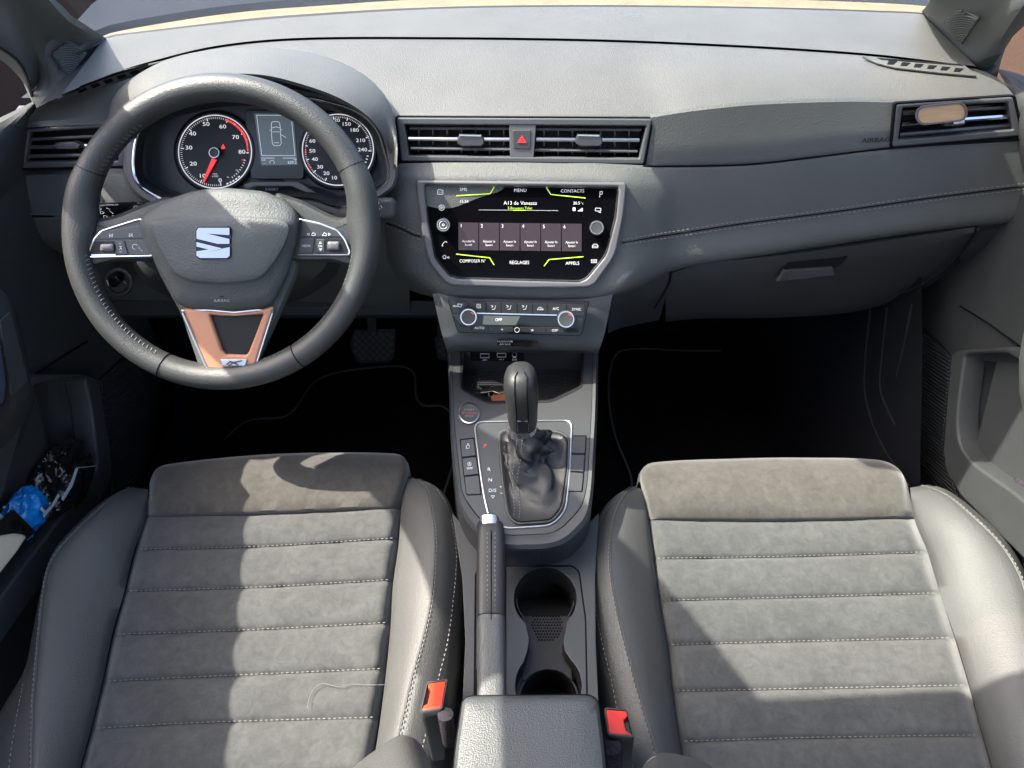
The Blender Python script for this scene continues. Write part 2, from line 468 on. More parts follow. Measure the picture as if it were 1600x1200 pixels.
M['cowl'] = grain('cream_cowl', (.13, .105, .068), rough=.7, scale=400, bump=.3, var=.2, spec=.2, kind='fuzz', big=30)
M['brown'] = grain('brown_render_wall', (.042, .026, .020), rough=.9, scale=20, bump=.3, dist=.01, var=.12, spec=.1, big=1.2, kind='fuzz')
M['ground'] = grain('pale_concrete', (.06, .056, .05), rough=.9, scale=30, bump=.3, dist=.004, var=.2, spec=.2, big=2, kind='fuzz')

# ------------------------------------------------------------------ light
SUN = Vector((-.70, .03, 1.0)).normalized()         # direction towards the sun
sd_ = bpy.data.lights.new('sun', 'SUN'); so = bpy.data.objects.new('sun', sd_); COL.objects.link(so)
sd_.energy = 2.8; sd_.angle = R(.53); sd_.color = (1, .93, .81)
so.rotation_euler = SUN.to_track_quat('Z', 'Y').to_euler(); so.location = SUN * 20
w = bpy.data.worlds.new('World'); S.world = w; w.use_nodes = True
nt = w.node_tree; sk = nt.nodes.new('ShaderNodeTexSky'); sk.sky_type = 'NISHITA'; sk.sun_disc = False
sk.sun_elevation = math.asin(SUN.z); sk.sun_rotation = math.atan2(SUN.x, SUN.y)
sk.air_density = 1.0; sk.dust_density = 5.0; sk.ozone_density = 1.0
bg = nt.nodes['Background']; nt.links.new(sk.outputs[0], bg.inputs[0]); bg.inputs[1].default_value = .15
S.view_settings.view_transform = 'Standard'; S.view_settings.look = 'None'; S.view_settings.gamma = 1
S.view_settings.exposure = 2.7; S.view_settings.use_curve_mapping = False
S.render.engine = 'CYCLES'; S.render.resolution_x = 1024; S.render.resolution_y = 768
S.cycles.max_bounces = 8; S.cycles.transparent_max_bounces = 12
# ================================================================== DASHBOARD
dash = thing('dashboard', 'dark grey soft-touch dashboard running the full width under the windscreen', 'dashboard', (0, 1.0, .6))
ZW, ZS = .876, .862
def on(pts, z): return [VZ(x, y, z) for x, y in pts]
Wl = [(158, 66), (168, 58), (230, 50), (320, 39), (400, 30), (500, 22.5), (600, 16.5), (700, 12.5), (800, 10.5), (950, 10), (1100, 11.5), (1250, 14.5), (1380, 19), (1441, 22)]
Sl = [(96, 150), (125, 138), (180, 115), (250, 94), (330, 75), (420, 64), (520, 60), (680, 60), (800, 61), (950, 64), (1100, 70), (1250, 78), (1380, 88), (1525, 106)]
Fl = [(40, 191), (80, 188), (140, 186), (196, 183), (330, 182), (420, 182), (540, 182), (624, 182), (800, 182), (1020, 182), (1080, 172), (1180, 162), (1320, 157), (1402, 158), (1584, 149)]
# front (windscreen) strip and main pad, parted by the demister seam
skin('defrost_panel', [[p + Vector((0, .03, -.03)) for p in on(Wl, ZW)], on(Wl, ZW), [VZ(a[0], a[1] - 2.2, ZS + .002) for a in Sl], [VZ(a[0], a[1] - 0.8, ZS - .012) for a in Sl]], M['dash'], dash, n=90, keep=False)
FY = .985
def padY(x): return .985
Fp = [VY(x, y, FY) for x, y in Fl]
Sp = [VZ(x, y + 2.0, ZS) for x, y in Sl]
sI = cr([VZ(x, y + .6, ZS - .012) for x, y in Sl], 110); s0 = cr(Sp, 110); f0 = cr(Fp, 110)
rows = [sI, s0]
for t in (.12, .3, .5, .7, .86, .95):
    rows.append([a.lerp(b, t) + Vector((0, 0, .006 * math.sin(math.pi * t))) for a, b in zip(s0, f0)])
rows.append(f0)
rows.append([p + Vector((0, -.004, -.006)) for p in f0])
TOP = skin('top_pad', rows, M['dash'], dash, n=110, keep=True)
skin('seam_gap', [[VZ(x, y - 2, ZS - .010) for x, y in Sl], [VZ(x, y + 2.5, ZS - .010) for x, y in Sl]], M['gap'], dash, n=60)
skin('corner_filler', [[VZ(62, 163, .846), VZ(106, 112, .856), VZ(158, 60, .872)], [VZ(104, 148, .852), VZ(140, 112, .861), VZ(178, 72, .871)]], M['dash'], dash, n=16, m=6)
# ---- vertical faces under the pad
# airbag face, right of the centre vents
fa = [(1016, 184), (1080, 174), (1180, 164), (1320, 159), (1398, 160)]
fb = [(1004, 259), (1100, 258), (1180, 255), (1300, 241), (1400, 229), (1500, 223), (1604, 217)]
A = cr([VY(x, y, .974) for x, y in fa], 50); B = cr([VY(x, y + 2, .960) for x, y in [(1004, 259), (1100, 258), (1180, 255), (1300, 241), (1394, 230)]], 50)
skin('airbag_panel', [[a + Vector((0, .004, .003)) for a in A], A] + [[a.lerp(b, t) for a, b in zip(A, B)] for t in (.15, .5, .85)] + [B, [b + Vector((0, .02, -.004)) for b in B]], M['trim'], dash, n=50, keep=True)
skin('seam_gap', [[VY(x, y - .3, .953) for x, y in fb], [VY(x, y + 3.0, .953) for x, y in fb]], M['gap'], dash, n=50)
pa = PY(.953, 20, 1369, 219)
text('embossed_lettering', 'AIRBAG', 1369, 219, 7, PY(.9605, 8, 1369, 219), M['void'], dash, h=.0006, sx=1.25, rot=3)
# back wall behind the vents / cluster so nothing shows through
skin('inner_face', [[VY(x, 186, 1.02) for x in (30, 300, 620, 800, 1010)], [VY(x, 262, 1.0) for x in (30, 300, 620, 800, 1010)]], M['void'], dash, n=20)
# ---- padded mid section: grid of (x: [(y, Y) ...])
cols = {
 604: [(262, .955), (275, .952), (300, .94), (352, .925), (392, .925), (420, .96)],
 624: [(256, .955), (262, .952), (283, .935), (360, .912), (415, .905), (440, .95)],
 645: [(255, .955), (259, .951), (282, .932), (366, .905), (430, .89), (455, .95)],
 700: [(254, .955), (258, .951), (280, .932), (372, .90), (459, .868), (468, .90)],
 760: [(254, .955), (258, .951), (281, .932), (376, .90), (464, .866), (472, .90)],
 815: [(254, .955), (258, .951), (282, .932), (378, .90), (466, .866), (474, .90)],
 870: [(255, .955), (259, .951), (283, .932), (380, .90), (465, .866), (473, .90)],
 930: [(255, .955), (259, .951), (285, .932), (381, .90), (461, .868), (470, .90)],
 975: [(257, .955), (261, .951), (290, .93), (380, .90), (449, .874), (460, .92)],
 1020: [(259, .955), (263, .952), (297, .937), (374, .918), (430, .905), (440, .94)],
 1060: [(259, .955), (263, .953), (302, .944), (367, .936), (414, .928), (424, .955)],
 1150: [(258, .956), (262, .954), (300, .947), (354, .941), (400, .934), (408, .96)],
 1300: [(243, .957), (247, .955), (290, .948), (332, .943), (377, .936), (385, .962)],
 1450: [(228, .958), (232, .956), (272, .950), (311, .945), (356, .938), (363, .965)],
 1604: [(218, .960), (222, .958), (258, .952), (290, .947), (340, .940), (346, .965)],
}
ks = sorted(cols); rws = []
for j in range(6): rws.append(cr([VY(k, cols[k][j][0], cols[k][j][1]) for k in ks], 320))
o = skin('padded_midsection', rws, M['trim'], dash, m=70, n=320, keep=True)
def midY(x, y):
    # depth of the padded face at a pixel
    k0 = max([k for k in ks if k <= x] or [ks[0]]); k1 = min([k for k in ks if k > x] or [ks[-1]])
    def f(k):
        c = cols[k]
        for a, b in zip(c, c[1:]):
            if a[0] <= y <= b[0]: return a[1] + (b[1] - a[1]) * (y - a[0]) / (b[0] - a[0])
        return c[0][1] if y < c[0][0] else c[-1][1]
    return f(k0) if k0 == k1 else f(k0) + (f(k1) - f(k0)) * (x - k0) / (k1 - k0)
def mid(pts, e=.0022): return cr([VY(x, y, midY(x, y) - e) for x, y in pts], 60)
sr = [(972, 379), (1020, 371), (1060, 365), (1150, 351), (1300, 331.5), (1450, 310), (1604, 290.5)]
sl = [(604, 349), (624, 356), (645, 366), (658, 370)]
for ln in (sr, sl):
    m = MB(); m.tube(mid(ln, .0010), .0016, 6, flat=.5); m.build('seam', M['gap'], dash)
    for dy in (-4.4, 4.4):
        stitches('stitching', mid([(x, y + dy) for x, y in ln], .0030), M['stitch'], dash, L=.0042, gap=.0026, r=.0005)
# ---- centre air vents
def offy(pts, d): return [(x, y + d) for x, y in pts]
def vent(name_pts, pl, outer, inner, slat_ys, x0f, x1f, tabs, lab=None):
    v = plate('air_vent', [rnd(outer, 4), rnd(inner, 2)], pl, .012, M['ventb'], dash, bev=.0018, h=.004)
    if lab: v['label'] = lab
    plate('vent_cavity', [rnd(outer, 3)], pl, .004, M['black'], v, bev=0, h=-.040)
    m = MB()   # cavity walls
    L = [pl.at(*p, -.003) for p in inner]; L2 = [p - pl.n * .036 for p in L]
    for i in range(len(L)):
        j = (i + 1) % len(L); m.add([L[i], L[j], L2[j], L2[i]], [(0, 1, 2, 3)])
    me = m.mesh(False); obj('cavity_wall', me, M['black'], v, smooth=False)
    return v
vc = PY(.968, 14, 815, 222)
V_ = vent('', vc, [(620, 184), (1019, 186), (1006, 257), (627, 252)], [(632, 195), (1010, 197), (999, 248), (639, 243.5)], None, 0, 0, None, 'wide central pair of air vents above the touchscreen')
plate('vent_lip', [rnd([(617, 181.5), (1022, 183.5), (1009, 259.5), (624, 254.5)], 5), rnd([(620.5, 184.5), (1018.5, 186.5), (1005.5, 256.5), (627.5, 251.5)], 4)], vc, .008, M['gap'], V_, h=.0015, bev=0)
def slat(pl, a, b, w, h, parent, deep=.014, mat=None, nm='slat'):
    m = MB(); A_ = pl.at(*a, h); B_ = pl.at(*b, h)
    d = (B_ - A_).normalized(); sec = []
    for P in (A_, B_):
        sec.append([P + pl.v * (w / 2), P + pl.n * .0012, P - pl.v * (w / 2), P - pl.n * deep - pl.v * (w * .2), P - pl.n * deep + pl.v * (w * .2)])
    vs = sec[0] + sec[1]; fs = [(i, (i + 1) % 5, 5 + (i + 1) % 5, 5 + i) for i in range(5)] + [(4, 3, 2, 1, 0), (5, 6, 7, 8, 9)]
    m.add(vs, fs); return m.build(nm, mat or M['slat'], parent, ang=20)
for (ax, ay, bx, by, w_) in ((640, 200.5, 796, 201, .0030), (638, 217, 796, 218, .0045), (642, 232, 797, 233.5, .0036),
                             (838, 202, 1002, 203, .0030), (838, 218, 999, 219, .0045), (835, 234.5, 996, 236.5, .0036)):
    slat(vc, (ax, ay), (bx, by), w_, -.004, V_, mat=M['satin'] if w_ > .004 else M['bezel'])
for xa in (635.5, 1005):
    pass
for x in list(range(655, 795, 22)) + list(range(850, 1000, 22)):
    m = MB(); m.bar(vc.at(x, 198, -.026), vc.at(x, 243, -.026), .0012, .012, up=vc.n); m.build('vertical_vane', M['slat'], V_)
for x in (735.5, 920.5):
    y = 218
    pts = [(x - 21, y - 1), (x - 18, y - 8), (x + 17, y - 7), (x + 21, y), (x + 21, y + 7), (x + 16, y + 11), (x - 15, y + 11), (x - 21, y + 6)]
    t_ = plate('adjuster_tab', [pts], vc, .012, M['slat'], V_, bev=.0015, h=.004)
    strokes('tab_edge', [[(x - 17, y - 6.8), (x + 16, y - 6)]], vc, .0018, M['satin'], t_, h=.0045)
hz = plate('hazard_switch', [rnd([(795.5, 194), (838, 194), (834, 247), (797, 246)], 2)], vc, .03, M['bezel'], V_, bev=.001, h=.003)
plate('button', [rnd([(801, 203), (830, 203), (828.6, 233.5), (802, 232.5)], 3)], vc, .004, M['hard'], hz, bev=.001, h=.0042)
tri = [(815.5, 211.5), (822.5, 223), (808.5, 223)]; tri2 = [(815.5, 214.8), (820, 221.5), (811, 221.5)]
plate('warning_triangle', [tri, tri2], vc, .0006, M['lred'], hz, bev=0, h=.0052, smooth=False)
plate('warning_triangle', [[(815.5, 217), (818, 220.6), (813, 220.6)]], vc, .0006, M['lred'], hz, bev=0, h=.0052, smooth=False)
# ---- right vent
vr = PY(.962, 8, 1490, 190)
VR = vent('', vr, [(1402, 164), (1583, 152), (1597, 212), (1395, 230)], [(1411, 168), (1575, 160), (1584, 203), (1404, 219)], None, 0, 0, None, 'right side air vent below the passenger windscreen corner')
plate('vent_lip', [rnd([(1399, 161), (1587, 149), (1601, 215), (1392, 233)], 4), rnd([(1402.5, 164.5), (1582.5, 152.5), (1596.5, 211.5), (1395.5, 229.5)], 4)], vr, .008, M['gap'], VR, h=.0015, bev=0)
for (a, b, w_, mt) in (((1411, 178), (1574, 168), .0040, 'slat'), ((1409, 194), (1576, 182), .0052, 'chrome'), ((1406, 211), (1580, 196.5), .0052, 'slat')):
    slat(vr, a, b, w_, -.004, VR, mat=M[mt])
plate('adjuster_tab', [[(1474, 189), (1508, 187), (1509, 194), (1500, 197), (1476, 198)]], vr, .012, M['slat'], VR, bev=.001, h=.006)
# ---- left vent
vl = PY(.985, 12, 112, 227)
VL = vent('', vl, [(37, 202), (198, 190.5), (193, 260), (30, 263)], [(46, 207), (189, 197.5), (184, 251.5), (39, 253)], None, 0, 0, None, 'left side air vent behind the steering wheel rim'); VL.data.materials[0] = M['bezel']  # left surround, slats and tab made paler in place of sun patches
plate('vent_lip', [rnd([(34, 199), (201, 187.5), (196, 263), (27, 266)], 4), rnd([(37.5, 202.5), (197.5, 191), (192.5, 259.5), (30.5, 262.5)], 4)], vl, .008, M['gap'], VL, h=.0015, bev=0)
for (a, b, w_, mt) in (((47, 218), (188, 211), .0036, 'bezel'), ((44, 230.5), (187, 227), .0045, 'satin'), ((41, 244.5), (185, 241.5), .0045, 'bezel')):
    slat(vl, a, b, w_, -.004, VL, mat=M[mt])
plate('adjuster_tab', [[(85, 224), (115, 222), (125, 226), (122, 233), (88, 233)]], vl, .012, M['bezel'], VL, bev=.0012, h=.004)
# ================================================================== instrument cluster
cl = PY(.925, 26, 407, 240)
def loc_(pl, pts, h=0): return [pl.at(x, y, h) for x, y in pts]
chr_ = [(400, 146), (350, 147), (304, 155), (262, 166.5), (224, 193.5), (212, 221), (208.5, 262), (216, 287), (235, 302), (262, 315), (300, 330), (350, 338), (400, 325), (440, 311), (455, 309), (491, 312), (515.5, 320), (532, 324), (546, 320), (579, 301), (603, 284), (606.5, 265), (601, 237), (592.5, 210), (576, 188), (551, 171.5), (510, 159), (469, 151), (430, 147)]
def scl(pts, k, c=None):
    cx = sum(p[0] for p in pts) / len(pts) if not c else c[0]; cy = sum(p[1] for p in pts) / len(pts) if not c else c[1]
    return [(cx + (x - cx) * k, cy + (y - cy) * k) for x, y in pts]
def grow(pts, d):
    """offset a closed outline outwards by d pixels"""
    q = []
    for p in pts:
        if not q or (Vector(p[:2]) - Vector(q[-1])).length > .25: q.append(tuple(p[:2]))
    if (Vector(q[0]) - Vector(q[-1])).length < .25: q.pop()
    n = len(q); A_ = sum(q[i][0] * q[(i + 1) % n][1] - q[(i + 1) % n][0] * q[i][1] for i in range(n)); sg = 1 if A_ > 0 else -1
    out = []
    for i in range(n):
        p = Vector(q[i]); e1 = (p - Vector(q[i - 1])).normalized(); e2 = (Vector(q[(i + 1) % n]) - p).normalized()
        n1 = Vector((e1.y, -e1.x)) * sg; n2 = Vector((e2.y, -e2.x)) * sg; m = n1 + n2
        if m.length < 1e-4: m = n1
        m.normalize(); k = 1 / max(.6, m.dot(n1)); out.append((p.x + m.x * d * k, p.y + m.y * d * k))
    return out
def surf_hit(o, px, py):
    """photo point -> 3D point on an already built part"""
    from mathutils.bvhtree import BVHTree
    me = o.data; base = wl(o)
    bv = BVHTree.FromPolygons([v.co + base for v in me.vertices], [tuple(p.vertices) for p in me.polygons])
    return bv.ray_cast(CAM, ray(px, py).normalized())[0]
def surf_plane(o, pts, e=.001):
    """plane fitted to an already built part under some photo points"""
    P = [surf_hit(o, *p) for p in pts]; P = [p for p in P if p is not None]
    c = sum(P, Vector()) / len(P)
    best = None
    import itertools
    nrm = Vector()
    for a, b, d in itertools.combinations(P, 3):
        n = (b - a).cross(d - a)
        if n.dot(CAM - c) < 0: n = -n
        nrm += n
    nrm.normalize(); mx = max((p - c).dot(nrm) for p in P)
    return Pl(c + nrm * (mx * .85 + e), nrm)
# ---- demister grilles in the pad corners
def demist(outer, slots, mat):
    cxy = (sum(p[0] for p in outer) / len(outer), sum(p[1] for p in outer) / len(outer) + 4)
    pl = surf_plane(TOP, [(cxy[0] + (p[0] - cxy[0]) * .9, max(p[1] + 5, cxy[1] + (p[1] - cxy[1]) * .5 + 3)) for p in outer], .0012)
    g = plate('demister_grille', [rnd(outer, 2)], pl, .003, mat, dash, bev=.001, h=.003)
    mm = MB()
    for s_ in slots: mm.add_mesh(plate_m([s_], pl, .0006, 0, h=.0036))
    mm.build('slot', M['gap'], g, smooth=False)
    return g
sl_ = []
for i in range(6):
    x = 126 + i * 20.5; y = 141.5 - i * 6.9
    sl_.append([(x - 6, y - 1), (x + 7, y - 5), (x + 11, y - 3 + 2), (x - 1, y + 4)])
demist([(90, 158), (113, 139), (180, 115), (251, 98), (226, 115), (180, 131), (130, 146)], sl_ + [[(120, 137), (180, 114), (232, 100), (232, 102), (180, 118), (118, 140)]], M['dash'])
sr_ = []
for i in range(6):
    x = 1394 + i * 20.8; y = 97 + i * 2.3
    sr_.append([(x - 5, y - 2.5), (x + 8, y - 1.5), (x + 2, y + 3.5), (x - 8, y + 3)])
demist([(1347, 87), (1380, 91), (1507, 101), (1527, 118), (1470, 113), (1400, 105), (1372, 98)], sr_ + [[(1370, 90), (1500, 100), (1506, 102.5), (1378, 93)]], M['dash'])

cs = [(p.x, p.y) for p in cr([(x, y, 0) for x, y in chr_], 120, True)]
IC = rings('instrument_cluster', [loc_(cl, grow(cs, 16), -.05), loc_(cl, grow(cs, 15), -.004), loc_(cl, grow(cs, 11), .002), loc_(cl, grow(cs, 3), .0015), loc_(cl, grow(cs, 1), -.002), loc_(cl, grow(cs, -2), -.006)], M['bezel'], dash, n=140, cap=False)
IC['label'] = 'instrument cluster with two round dials behind the steering wheel'
m = MB(); m.tube(loc_(cl, cs, .0015), .0020, 8, closed=True); m.build('chrome_ring', M['chrome'], IC)
rings('recess_wall', [loc_(cl, grow(cs, 0), 0), loc_(cl, grow(cs, -2), -.002), loc_(cl, grow(cs, -14), -.03), loc_(cl, grow(cs, -20), -.034)], M['binn'], IC, n=140)
fl = cl.off(-.030)
def dial(cx, cy, r):
    d = rings('dial', [loc_(fl, circ(cx, cy, r + 8, 64), -.002), loc_(fl, circ(cx, cy, r + 4, 64), .006), loc_(fl, circ(cx, cy, r + 1, 64), .006), loc_(fl, circ(cx, cy, r - 1, 64), .002)], M['dial'], IC, n=64)
    m = MB(); m.tube(loc_(fl, circ(cx, cy, r, 72), .0070), .0007, 6, closed=True); m.build('dial_ring', M['lum'], d)
    return d
fd = fl.off(.0025)
def pol(cx, cy, r, a): return (cx + r * math.cos(R(a)), cy + r * math.sin(R(a)))   # angle clockwise from right, image space
D1 = dial(336, 237, 57); D1['label'] = 'left round rev counter dial'
D2 = dial(528, 234, 55.5); D2['label'] = 'right round speedometer dial'
# rev counter: 0 at 83deg (bottom) clockwise to 80 at ~2deg
def ticks(D, cx, cy, r, a0, a1, nmaj, nmin, mat):
    m = MB(); tot = nmaj * nmin
    for i in range(tot + 1):
        a = a0 + (a1 - a0) * i / tot; L_ = 5 if i % nmin == 0 else 2.6; w_ = .0011 if i % nmin == 0 else .0004
        m.bar(fd.at(*pol(cx, cy, r - 3, a), .0004), fd.at(*pol(cx, cy, r - 3 - L_, a), .0004), w_, .0006, up=fd.n)
    m.build('scale_ticks', mat, D, smooth=False)
ticks(D1, 336, 237, 57, 80, 362, 8, 10, M['lum'])
for i, s_ in enumerate(['0', '10', '20', '30', '40', '50', '60', '70', '80']):
    p = [(344, 282), (316, 275), (302, 256), (295, 231), (301, 209), (322, 194), (348, 198), (368, 214.5), (378, 237.5)][i]
    text('numeral', s_, p[0], p[1], 6.2, fd, M['lum'], D1, sx=1.35)
m = MB()
for i in range(12):
    a = 288 + i * (72 / 12)
    m.bar(fd.at(*pol(336, 237, 52.5, a), .0005), fd.at(*pol(336, 237, 52.5, a + 5.2), .0005), .0022 + i * .00015, .0006, up=fd.n)
m.build('red_zone', M['lred'], D1, smooth=False)
nd = plate('needle', [[(331, 247), (338, 250), (318.5, 285), (316, 284)]], fd, .002, M['lred'], D1, bev=.0005, h=.005)
rings('needle_hub', [loc_(fd, circ(334.5, 238.5, 9, 32), 0), loc_(fd, circ(334.5, 238.5, 8.5, 32), .008), loc_(fd, circ(334.5, 238.5, 7, 32), .009)], M['binn'], D1, n=32)
m = MB(); m.tube(loc_(fd, circ(334.5, 238.5, 7.6, 32), .0093), .0007, 6, closed=True); m.build('hub_ring', M['satin'], D1)
plate('warning_lamp', [[(348.5, 225), (351, 229), (352, 232), (346, 233), (345.5, 230)]], fd, .0006, M['lred'], D1, bev=0, h=.001, smooth=False)
text('numeral', 'rpm', 336, 271.5, 2.6, fd, M['lumd'], D1, sx=1.2); text('numeral', 'x100', 336, 275.5, 3, fd, M['lumd'], D1, sx=1.2)
text('numeral', '100', 380, 250, 2.2, fd, M['lred'], D1, sx=1.2)
m = MB()
for i in range(5):
    a = 45 + i * 5.6; m.bar(fd.at(*pol(336, 237, 54 - i * .2, a), .0006), fd.at(*pol(336, 237, 54, a + 3), .0006), .0017, .0006, up=fd.n)
for i in range(9):
    a = 16 + i * 5; m.bar(fd.at(*pol(336, 237, 47, a), .0006), fd.at(*pol(336, 237, 49.5, a), .0006), .0008, .0006, up=fd.n)
m.build('temperature_bar', M['lum'], D1, smooth=False)
text('numeral', '90', 356, 277, 2.4, fd, M['lumd'], D1); text('numeral', '130', 370, 266, 2.2, fd, M['lumd'], D1)
# speedometer
ticks(D2, 528, 234, 55.5, 112, 362, 10, 8, M['lum'])
for s_, x, y in [('10', 522, 278), ('20', 510, 271), ('30', 500, 261), ('40', 492, 249), ('50', 488, 236), ('60', 488, 220.5), ('80', 495, 207), ('100', 508, 195), ('120', 524, 188), ('150', 541, 194), ('180', 553.5, 203.5), ('210', 563.5, 219.5), ('240', 566.5, 234)]:
    text('numeral', s_, x, y, 5.6, fd, M['lum'], D2, sx=1.3)
m = MB()
for a in (172, 176, 180, 147, 150): m.bar(fd.at(*pol(528, 234, 49.5, a), .0008), fd.at(*pol(528, 234, 52.5, a), .0008), .001, .0006, up=fd.n)
m.build('red_zone', M['lred'], D2, smooth=False)
plate('warning_lamp', [circ(541, 226, 4.5, 20), circ(541, 226, 2.6, 20)], fd, .0006, M['lgreen'], D2, bev=0, h=.001, smooth=False)
strokes('warning_lamp', [[(538, 228), (545, 224)], [(545.6, 222), (547, 226), (545.6, 230)]], fd, .001, M['lgreen'], D2)
m = MB()
for i in range(7):
    a = 12 + i * 6; m.bar(fd.at(*pol(528, 234, 46, a), .0006), fd.at(*pol(528, 234, 49, a), .0006), .0010, .0006, up=fd.n)
m.build('fuel_scale', M['lum'], D2, smooth=False)
# centre panel and display
plate('display_surround', [rnd([(382, 172), (480, 172), (474, 280), (392, 280)], 6)], fl, .004, M['binn'], IC, h=.004)
dsp = plate('display', [[(397, 177), (458, 178), (465, 257.5), (408.5, 258.5)]], fl, .001, M['lcd'], IC, bev=0, h=.0055, smooth=False)
fq = fl.off(.0058)
strokes('display_lines', [[(401, 180), (455, 180.5), (461, 243), (409, 243), (401, 180)], [(408, 247), (429, 247)], [(442, 247), (463, 247)]], fq, .0006, M['lcdline'], dsp)
car = [(424, 192), (427, 190), (434, 190), (437, 192), (438, 200), (438.5, 212), (439.5, 224), (437, 227.5), (428, 227.5), (425.5, 224), (424.5, 212), (424, 192)]
strokes('display_lines', [car, [(425, 200), (431, 198), (437.5, 200)], [(426, 206), (437, 206)], [(438.5, 210), (447, 215)], [(428, 223), (436, 223)], [(423.5, 203), (421.5, 204)], [(438.5, 202), (440.5, 203)]], fq, .0006, M['lcdline'], dsp)
text('display_text', '639.2', 456.5, 254, 4.4, fq, M['lcdline'], dsp, sx=1.05); text('display_text', 'TRIP', 461, 249.6, 2.0, fq, M['lcdline'], dsp)
text('display_text', 'km/h', 412, 250, 2.2, fq, M['lcdline'], dsp); text('display_text', '----', 413, 255, 2.4, fq, M['lcdline'], dsp)
strokes('display_lines', [circ(425, 254, 3.6, 10, a0=150, a1=400)], fq, .0005, M['lcdline'], dsp)
plate('lower_trim', [[(380, 289), (392, 284), (465, 284), (494, 301), (478, 301), (455, 291), (400, 291), (385, 296)]], fl, .006, M['bezel'], IC, h=.012, bev=.001)
text('reset_lettering', '0.0/SET', 425, 296, 3.6, fl, M['greyprint'], IC, h=.0125, sx=1.4)
# hood over the cluster
def Hz(pts): return cr(pts, 60)
def padp(x, y):    # a point lying on the pad
    a = VZ(x, y, ZS); b = VY(x, y, FY)
    return a if a.y < b.y + .0 else VZ(x, y, ZS - (1.16 - a.y) * .11 if a.y < 1.16 else ZS)
outer = [(168, 186), (178, 150), (215, 118), (270, 92), (340, 78), (420, 75), (500, 86), (562, 112), (602, 150), (617, 190), (621, 235), (620, 262)]
lipo = [(194, 205), (205, 172), (240, 142), (290, 124), (350, 116), (410, 117), (470, 131), (530, 153), (575, 182), (600, 215), (612, 250), (614, 275)]
O3 = cr([VZ(x, y, ZS + .004 - max(0, (y - 90)) * .00042) for x, y in outer], 80)
L3 = cr([cl.at(x, y, .036) if 0 else VY(x, y, .905 + max(0, (y - 150)) * .0002) for x, y in lipo], 80)
rowsH = []
for t in (0, .15, .35, .55, .75, .9, 1):
    rowsH.append([a.lerp(b, t) + Vector((0, 0, .012 * math.sin(math.pi * min(1, t)) * (1 - .3 * t))) for a, b in zip(O3, L3)])
dn = [(b + Vector((0, .004, -.006))) for b in L3]
rowsH.append(dn)
inn = cr([cl.at(x, y, -.003) for x, y in [(200, 250), (206, 205), (235, 172), (285, 150), (350, 139), (410, 139), (470, 143), (530, 158), (575, 181), (600, 214), (610, 250), (612, 280)]], 80)
hood = skin('instrument_hood', rowsH, M['dash'], dash, n=80, keep=True)
skin('hood_underside', [dn, [a.lerp(b, .5) + Vector((0, .01, 0)) for a, b in zip(dn, inn)], inn], M['void'], hood, n=80, keep=True)
# ---- driver-side lower dash
dr = {
 14: [(268, .985), (272, .975), (338, .955), (375, .955), (395, .99), (470, 1.05)],
 60: [(266, .985), (270, .975), (338, .95), (378, .95), (398, .98), (478, 1.05)],
 120: [(264, .98), (268, .972), (338, .945), (380, .945), (400, .975), (485, 1.05)],
 195: [(262, .975), (266, .968), (338, .94), (385, .94), (405, .97), (490, 1.05)],
 260: [(300, .965), (306, .962), (345, .94), (390, .94), (410, .97), (492, 1.05)],
 400: [(322, .96), (328, .956), (350, .94), (395, .94), (415, .965), (492, 1.05)],
 520: [(318, .96), (324, .956), (350, .94), (395, .935), (420, .96), (490, 1.05)],
 600: [(285, .957), (290, .952), (350, .93), (395, .93), (430, .955), (490, 1.04)],
 640: [(258, .957), (263, .953), (366, .912), (420, .905), (455, .95), (490, 1.03)]}
kk = sorted(dr)
skin('knee_panel', [cr([VY(k, dr[k][j][0], dr[k][j][1] + .004) for k in kk], 60) for j in range(6)], M['trim'], dash, n=60, m=24, keep=True)
for dy in (-3.5, 3.5):
    stitches('stitching', [VY(x, 338 + dy, .9505) for x in (16, 60, 120, 150)], M['stitchd'], dash, L=.0045, gap=.002, r=.0007)
m = MB(); m.tube([VY(x, 338, .953) for x in (14, 60, 120, 150)], .0014, 6); m.build('seam', M['gap'], dash)
skin('lower_panel', [[VY(x, 470, 1.03) for x in (14, 300, 690)], [VY(x, 486, 1.02) for x in (14, 300, 690)], [VY(x, 497, 1.05) for x in (14, 300, 690)], [VY(x, 470, 1.25) for x in (14, 300, 690)]], M['lower'], dash, n=16, m=10)
strokes('panel_edge', [[(560, 480), (395, 480)]], PY(1.012, 0, 500, 480), .002, M['hard'], dash)
# headlight switch low on the left
lsw = PY(.93, 8, 185, 440)
q = rings('light_switch', [loc_(lsw, circ(185, 441, 24, 30), -.012), loc_(lsw, circ(185, 441, 22, 30), .003), loc_(lsw, circ(185, 441, 18, 30), .004), loc_(lsw, circ(185, 441, 15, 30), -.002)], M['door'], dash, n=30)
plate('rotary_knob', [circ(178, 441, 9, 24)], lsw, .02, M['gloss'], q, bev=.002, h=.016)
strokes('symbol', [[(167, 438), (170, 446)], [(193, 440), (197, 443)]], lsw, .001, M['white'], q, h=.006)
